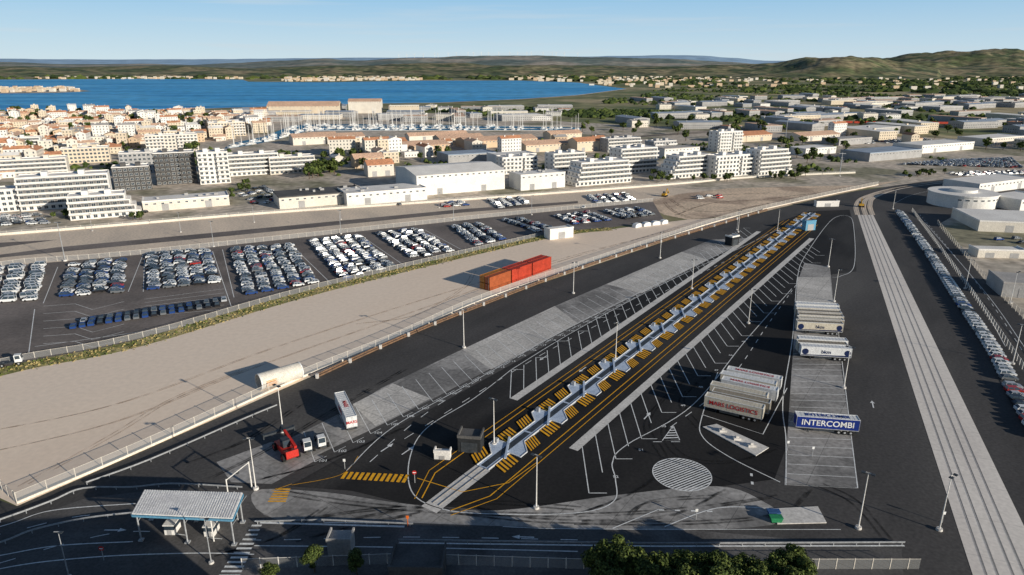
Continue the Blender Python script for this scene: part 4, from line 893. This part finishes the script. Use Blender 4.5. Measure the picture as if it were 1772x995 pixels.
WN={wallC.name:'cream',wallP.name:'pale',wallW.name:'white',wallO.name:'ochre',wallG.name:'grey'}; RNm={roofT.name:'terracotta',roofT2.name:'faded terracotta',roofW.name:'white flat',roofG.name:'grey flat',roofB.name:'blue-grey'}
for x,y,i,a,k in plc:
    h=(HM if k=='h' else SH)[i]; cnt[k]+=1
    if cnt[k]<=(280 if k=='h' else 160):
        r=ob('town_house' if k=='h' else 'industrial_shed',None,x,y,.03,a,label=f'{WN[h[5].name]} {"house" if k=="h" else "shed"} with {RNm[h[6].name]} roof',category='house' if k=='h' else 'shed',group='houses of the old town' if k=='h' else 'sheds of the industrial estate')
        ob('wall',h[7],parent=r); ob('roof',h[8],parent=r)
    else:
        rest[k].put(h[0],x,y,.03,a,mm={0:allm.index(h[5]),1:10}); rest[k].put(h[1],x,y,.03,a,mm={0:allm.index(h[6]),1:allm.index(h[5])})
for k in rest:
    if rest[k].v: thing('massed_distant_buildings',rest[k],allm,kind='stuff',label='mass of distant town roofs and walls',category='buildings')
tp=[]
def tfill(poly,n,k0=.8,k1=1.6):
    pl=gp(poly); xs=[p[0] for p in pl]; ys=[p[1] for p in pl]; c=0; it=0
    while c<n and it<n*30:
        it+=1; X=R.uniform(min(xs),max(xs)); Y=R.uniform(min(ys),max(ys))
        if inpoly(X,Y,pl) and not inpoly(X,Y,MW) and not inpoly(X,Y,LAG) and free(X,Y,-3): tp.append((X,Y,R.uniform(k0,k1))); c+=1
tfill([(530,312),(590,300),(590,290),(530,296)],22); tfill([(80,380),(250,385),(240,372),(100,368)],14,.5,.8); tfill([(0,320),(400,262),(400,200),(0,195)],100,1,2.0)
tfill([(560,305),(780,275),(780,255),(560,265)],36); tfill([(1120,318),(1400,312),(1400,300),(1120,305)],26,.6,1); tfill([(1350,290),(1480,275),(1450,240),(1350,240)],24); tfill([(1000,240),(1772,270),(1772,215),(1000,205)],70,1,1.8); tfill([(-50,368),(40,366),(40,372),(-50,376)],6,.5,.8); tfill([(1560,312),(1640,306),(1640,300),(1560,304)],12,.5,.8); tfill([(380,345),(420,320),(440,318),(420,345)],8,.6,.9)
R.shuffle(tp)
for x,y,k in tp[:275]: tree(x,y,far,k,'rounded green tree among the town buildings','trees in the town')
def blobs(poly,n,s0,s1,name,hz=.6,th=-.08,fs=.004,fr=None):
    pl=gp(poly); m=MB(); xs=[p[0] for p in pl]; ys=[p[1] for p in pl]; c=0; it=0
    while c<n and it<n*25:
        it+=1; X=R.uniform(min(xs),max(xs)); Y=R.uniform(min(ys),max(ys))
        if noise.noise(Vector((X*fs,Y*fs,3)))<th or not inpoly(X,Y,pl) or inpoly(X,Y,LAG) or inpoly(X,Y,MW) or (fr is not None and not free(X,Y,fr)): continue
        c+=1; s=R.uniform(s0,s1); vs=[(X+s*.9*math.cos(t*1.05+R.uniform(-.3,.3))*R.uniform(.7,1.2),Y+s*.9*math.sin(t*1.05)*R.uniform(.7,1.2),s*hz*R.uniform(.3,.7)) for t in range(6)]
        vs+= [(X+s*math.cos(t*1.05)*.7,Y+s*math.sin(t*1.05)*.7,0) for t in range(6)]+[(X+R.uniform(-.3,.3)*s,Y,s*hz*R.uniform(1,1.5))]
        m.add(vs,[(i,(i+1)%6,12) for i in range(6)]+[(6+i,6+(i+1)%6,(i+1)%6,i) for i in range(6)],R.choice((0,1,1)))
    thing(name,m,[leafA,leafB],kind='stuff',label='distant dark green woodland mass',category='woodland')
blobs([(1000,205),(1772,225),(2200,240),(2200,150),(1772,140),(1200,150),(1060,166)],3600,4,9,'woodland',th=-.02)
blobs([(1080,150),(1400,160),(2200,165),(2200,126),(1200,126),(1050,140)],3800,12,28,'woodland',hz=.4,th=.0,fs=.002)
blobs([(-300,136.8),(420,137.5),(900,138.5),(1060,145),(1100,124),(-300,122)],3200,16,42,'woodland',hz=.4)
blobs([(700,200),(1300,205),(1300,190),(760,186)],700,3,7,'scrubland')
blobs([(0,330),(420,300),(700,312),(1100,290),(1480,300),(1700,270),(1000,240),(420,262),(0,230)],600,1.4,3.2,'street_greenery',hz=.9,th=.05,fs=.015,fr=-2)
m=MB()
def village(poly,n,s=12):
    pl=gp(poly); xs=[p[0] for p in pl]; ys=[p[1] for p in pl]; c=0
    while c<n:
        X=R.uniform(min(xs),max(xs)); Y=R.uniform(min(ys),max(ys))
        if inpoly(X,Y,pl): 
            w=R.uniform(.7,1.6)*s; d=R.uniform(.6,1)*s; h=R.uniform(6,13)*s/14; m.box(X-w/2,Y-d/2,0,X+w/2,Y+d/2,h,R.choice((0,1,2)),R.choice((3,3,4,5))); c+=1
village([(60,137),(420,137),(380,131),(100,130)],260,15); village([(480,141.5),(740,139),(700,134),(500,135)],190,16); village([(880,139),(1010,143),(1010,126),(900,126)],260,18)
village([(1010,150),(1200,156),(1300,150),(1300,134),(1040,134)],160,14); village([(-20,161),(150,158.5),(110,153),(-20,153)],90,12); village([(1300,150),(1772,160),(1772,135),(1300,130)],90,15)
thing('distant_village_houses',m,[wallC,wallP,wallO,roofT,roofT2,roofW],kind='stuff',label='tiny distant houses along the far shore',category='houses')
sheet('lagoon_water',LAG,.35,water); sheet('marina_water',MW,.10,waterM)
sheet('peninsula',gp([(-300,163),(0,162),(100,161),(158,158),(120,153),(0,152),(-300,152)]),.5,townG)
m=MB(); m.strip(LAG[1:10],10,.45); thing('shoreline',m,[dust],kind='structure')
# boats
hull=MB(); st=[(-5,1.3,.9),(-2,1.7,1.0),(2,1.5,1.1),(4.5,.6,1.3),(5.6,.03,1.45)]
vs=[]
for x,w,z in st: vs+=[(x,-w,z),(x,-w*.6,.0),(x,w*.6,.0),(x,w,z)]
fs=[]
for i in range(4):
    for k in range(3): fs.append((i*4+k,i*4+k+1,i*4+5+k,i*4+4+k))
    fs.append((i*4+3,i*4,i*4+4,i*4+7))
fs.append((0,3,2,1)); hull.add(vs,fs); hullm=me('hull',hull,[whiteT])
cabm=me('cabin',MB().side([(-2,1.05),(2,1.1),(1.2,1.7),(-1.8,1.8)],-.9,.9),[wallW]); mastm=me('mast',MB().tube((.6,0,1),(.6,0,18),.24,.17,5).tube((.6,0,2.4),(-4,0,2.3),.14,.1,5),[wallW])
def boat(x,y,a,k):
    r=ob('sailing_boat',hullm,x,y,.12,a,k=k,label='white sailing boat with bare mast moored in the marina',category='sailing boat',group='sailing boats moored in the marina'); ob('cabin',cabm,parent=r); ob('mast',mastm,parent=r)
for i in range(200):
    if i<150: px,py=R.uniform(500,1000),R.choice((216.7,218,219.5,222,223.5,225))
    else: px,py=R.uniform(400,540),0; py=255-(px-400)*.22+R.uniform(-4,6) 
    x,y=G(px,py)
    if inpoly(x,y,MW): boat(x,y,R.choice((1.2,-1.9))+R.uniform(-.1,.1),R.uniform(.7,1.5))
for j,py in enumerate((218.6,223,226.4)):
    m=MB(); a,b=G(545,py),G(990,py); m.prism([a,b,(b[0],b[1]+3),(a[0],a[1]+3)],.12,.6); thing('pontoon',m,[concL],label='long pale marina pontoon',category='pontoon')
wg=MB(); wg.box(-7,-1.3,1,7,1.3,3.8); wgm=me('wagon_body',wg,[M('container_red',cc['red'])]); bog=me('bogie',MB().box(-1.3,-1,.1,1.3,1,.95),[darkst])
a,b=G(1425,214),G(1800,217); L=math.dist(a,b); n=int(L/15.5)
for i in range(n):
    f=i/n; r=ob('freight_wagon',wgm,a[0]+(b[0]-a[0])*f,a[1]+(b[1]-a[1])*f,.1,math.atan2(b[1]-a[1],b[0]-a[0]),label='rust-red freight wagon standing on the railway',category='freight wagon',group='freight train wagons')
    ob('bogie',bog,-4.5,0,0,parent=r); ob('bogie',bog,4.5,0,0,parent=r)
for px,py,h in ((1358,250,32),(32,280,26),(1453,300,16)):
    x,y=G(px,py); m=MB(); m.tube((0,0,0),(0,0,h),.35,.2,6); r=thing('lattice_mast',m,[steel],x,y,.02,label='tall slim steel mast above the rooftops',category='mast'); thing('cross_arm',MB().box(-2.5,-.2,h-1,2.5,.2,h-.7),[steel],parent=r)
# ---------------------------------------------------------------- hills
def interp(pr,x):
    for (a,b),(c,d) in zip(pr,pr[1:]):
        if a<=x<=c: t=(x-a)/(c-a); t=t*t*(3-2*t); return b+(d-b)*t
    return pr[0][1] if x<pr[0][0] else pr[-1][1]
def hill(name,pr,Zn,Zp,Zf,mat,nx=220,ny=26,amp=.12,sd=0):
    vs=[];x0,x1=pr[0][0],pr[-1][0]
    for j in range(ny+1):
        Z=Zn+(Zf-Zn)*j/ny
        t=(Z-Zn)/(Zp-Zn) if Z<Zp else 1-(Z-Zp)/(Zf-Zp); t=max(0,min(1,t)); w=t*t*(3-2*t)
        for i in range(nx+1):
            px=x0+(x1-x0)*i/nx; u=(px-886)/F; v=(interp(pr,px)-497.5)/F; hp=H-Zp*(sp+cp*v); X=u*Z; Y=1.052*Z
            nz=noise.fractal(Vector((X*.0011+sd,Y*.0011,0)),1,2,6)
            h=hp*w*(1+amp*nz)+hp*.35*amp*6*w*(1-w)*nz
            e=min(1,min(i,nx-i)/8.)
            vs.append((X,Y,max(-5,h*e)-4*(1-w)))
    m=MB(); m.add(vs,[(j*(nx+1)+i,j*(nx+1)+i+1,(j+1)*(nx+1)+i+1,(j+1)*(nx+1)+i) for j in range(ny) for i in range(nx)]); return thing(name,m,[mat],sm=True,kind='structure')
hm1=M('hill_scrub',(.10,.125,.05),(.30,.24,.14),s=.0035,c3=(.065,.09,.04),s3=.006,gs=.02,grain=.4)
hm2=M('hill_mid_hazed',(.12,.165,.15),(.23,.24,.20),s=.002,c3=(.38,.33,.27),s3=.0012,gs=.01,grain=.3)  # blue-green distance haze tinted into the base colour
hm3=M('hill_far_hazed',(.28,.42,.58),(.32,.46,.60),s=.001,gs=.004,grain=.1)  # blue of the aerial haze painted straight into the base colour
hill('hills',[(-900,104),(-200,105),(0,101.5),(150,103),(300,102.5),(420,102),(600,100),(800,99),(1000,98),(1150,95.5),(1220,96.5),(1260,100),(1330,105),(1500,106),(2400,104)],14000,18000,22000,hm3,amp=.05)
hill('hills',[(-900,112),(-200,108),(0,107),(120,111),(250,110),(330,112),(400,109),(470,106),(560,102),(620,105),(700,101),(850,97),(950,98),(1050,100),(1150,102),(1250,107),(1330,112),(1400,118)],4300,9000,12000,hm2,nx=400,ny=34,sd=4)
hill('hills',[(-900,118),(0,114),(150,117),(300,116),(420,118),(500,114),(700,113),(900,112),(1050,114),(1200,115),(1300,112),(1500,114),(1772,112),(2400,112)],3900,5600,7500,hm1,nx=500,ny=24,sd=14,amp=.4)
hill('hills',[(1240,122),(1330,110),(1400,97),(1450,96),(1500,101),(1560,110),(1640,120)],3700,5200,6800,hm1,sd=7,amp=.45,ny=36)
hill('hills',[(1460,112),(1540,98),(1580,95),(1660,92),(1720,88),(1772,87),(1900,90),(2100,98),(2400,108)],4600,6500,8500,hm1,sd=2,amp=.4,ny=36)
tw=me('tower',MB().tube((0,0,0),(0,0,52),2.2,1.2,6),[wallW]); bl=me('blade',MB().add([(-1.2,0,0),(1.2,0,0),(.3,0,26),(-.3,0,26),(-1.2,.6,0),(1.2,.6,0)],[(0,1,2,3),(4,3,2,5),(0,3,4),(1,5,2)]),[wallW]); na=me('nacelle',MB().box(-1.6,-3,-1.6,1.6,5,1.6),[wallW])
for i in range(22):
    px=690+i*14.5+R.uniform(-5,5); Z=8950; u=(px-886)/F; hz=H-Z*(sp+cp*((interp([(560,102),(620,105),(700,101),(850,97),(950,98),(1050,100)],px)-497.5)/F))
    r=ob('wind_turbine',None,u*Z,1.052*Z,hz-6,0,label='white three-bladed wind turbine on the distant ridge',category='wind turbine',group='wind turbines on the distant ridge')
    ob('tower',tw,parent=r); ob('nacelle',na,0,0,53,parent=r); ph=R.uniform(0,2)
    for k in range(3): o=ob('blade',bl,0,-3.2,53,parent=r); o.rotation_euler=(0,ph+k*2.094,0)
# ---------------------------------------------------------------- unseen stand-in buildings, added so their shade reaches the lower road
shed(0,0,38,14,19,xy=(36,48),wall=wallP,roof=roofG,ang=-.05,label='tall pale stand-in block, unseen, added to shade the road',z=.09)
shed(0,0,30,12,17,xy=(-34,56),wall=wallP,roof=roofG,ang=.1,label='unseen pale stand-in block casting shade on the road',z=.09)
shed(0,0,9,8,25,xy=(-6,36),wall=wallP,roof=roofG,ang=.1,label='unseen tall pale stand-in tower added for its shade',z=.09)
shed(0,0,26,10,12,xy=(120,52),wall=wallP,roof=roofG,ang=.1,label='unseen lower pale stand-in block added for its shade',z=.09)
# ---------------------------------------------------------------- light, sky, camera
el=math.radians(15); az=Vector((.79,-.61)).normalized()
sd=Vector((az.x*math.cos(el),az.y*math.cos(el),math.sin(el)))
l=bpy.data.lights.new('sun','SUN'); l.energy=5; l.angle=math.radians(.5); l.color=(1,.93,.81); so=bpy.data.objects.new('sun',l); so.rotation_euler=(-sd).to_track_quat('-Z','Y').to_euler(); COL.objects.link(so)
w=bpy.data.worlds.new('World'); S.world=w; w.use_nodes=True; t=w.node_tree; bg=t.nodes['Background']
sk=nn(t,'ShaderNodeTexSky',sky_type='NISHITA'); sk.sun_disc=False; sk.sun_elevation=el; sk.sun_rotation=math.atan2(az.x,az.y); sk.altitude=80; sk.air_density=1.0; sk.dust_density=.3; sk.ozone_density=3.0
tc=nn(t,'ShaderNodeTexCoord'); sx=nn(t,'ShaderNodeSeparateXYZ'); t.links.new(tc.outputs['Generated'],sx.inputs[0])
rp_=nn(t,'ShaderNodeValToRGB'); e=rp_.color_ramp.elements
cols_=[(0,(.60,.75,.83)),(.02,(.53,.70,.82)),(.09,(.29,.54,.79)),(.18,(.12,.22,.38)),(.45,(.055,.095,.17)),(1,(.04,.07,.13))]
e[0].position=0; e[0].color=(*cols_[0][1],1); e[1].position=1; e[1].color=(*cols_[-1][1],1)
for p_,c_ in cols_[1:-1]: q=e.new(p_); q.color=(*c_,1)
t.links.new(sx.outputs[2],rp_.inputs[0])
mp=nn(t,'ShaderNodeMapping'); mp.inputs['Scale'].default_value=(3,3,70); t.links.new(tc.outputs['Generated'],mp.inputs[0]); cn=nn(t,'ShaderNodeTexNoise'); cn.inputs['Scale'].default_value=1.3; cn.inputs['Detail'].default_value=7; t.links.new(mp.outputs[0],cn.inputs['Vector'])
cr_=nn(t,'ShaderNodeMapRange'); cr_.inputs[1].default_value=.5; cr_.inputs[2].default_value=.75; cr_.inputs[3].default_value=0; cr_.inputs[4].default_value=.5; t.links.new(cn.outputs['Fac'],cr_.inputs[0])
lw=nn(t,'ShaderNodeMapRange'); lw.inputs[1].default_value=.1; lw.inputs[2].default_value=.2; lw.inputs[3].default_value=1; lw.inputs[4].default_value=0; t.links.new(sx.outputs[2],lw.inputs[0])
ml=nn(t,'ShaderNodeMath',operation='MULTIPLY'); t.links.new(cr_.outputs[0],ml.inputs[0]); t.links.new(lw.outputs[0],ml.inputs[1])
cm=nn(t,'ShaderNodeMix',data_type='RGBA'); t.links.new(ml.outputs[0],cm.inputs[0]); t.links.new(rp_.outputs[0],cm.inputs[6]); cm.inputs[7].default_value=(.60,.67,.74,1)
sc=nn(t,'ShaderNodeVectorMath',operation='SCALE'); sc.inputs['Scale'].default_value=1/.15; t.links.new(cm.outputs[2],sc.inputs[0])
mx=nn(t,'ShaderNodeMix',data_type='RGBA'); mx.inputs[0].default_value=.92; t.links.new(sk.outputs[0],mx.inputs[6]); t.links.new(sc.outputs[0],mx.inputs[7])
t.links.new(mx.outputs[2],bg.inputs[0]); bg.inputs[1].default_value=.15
c=bpy.data.cameras.new('camera'); c.sensor_width=36; c.lens=36*F/1772; c.clip_end=100000; c.clip_start=1; co=bpy.data.objects.new('camera',c); co.location=(0,0,H); co.rotation_euler=(math.pi/2-P,0,0); COL.objects.link(co); S.camera=co
S.view_settings.view_transform='Standard'; S.view_settings.look='None'; S.view_settings.exposure=0
# sanity check: the ground just behind the container stack must be shaded by it
bpy.context.view_layer.update(); dg=bpy.context.evaluated_depsgraph_get()
x,y=G(812,480); h2=S.ray_cast(dg,Vector((x,y,.3)),sd)
if not h2[0]: raise RuntimeError('container shade check: sun ray from %.1f %.1f is free; containers at %s'%(x,y,[tuple(round(v,1) for v in o.location) for o in COL.objects if o.name.startswith('shipping_container')]))
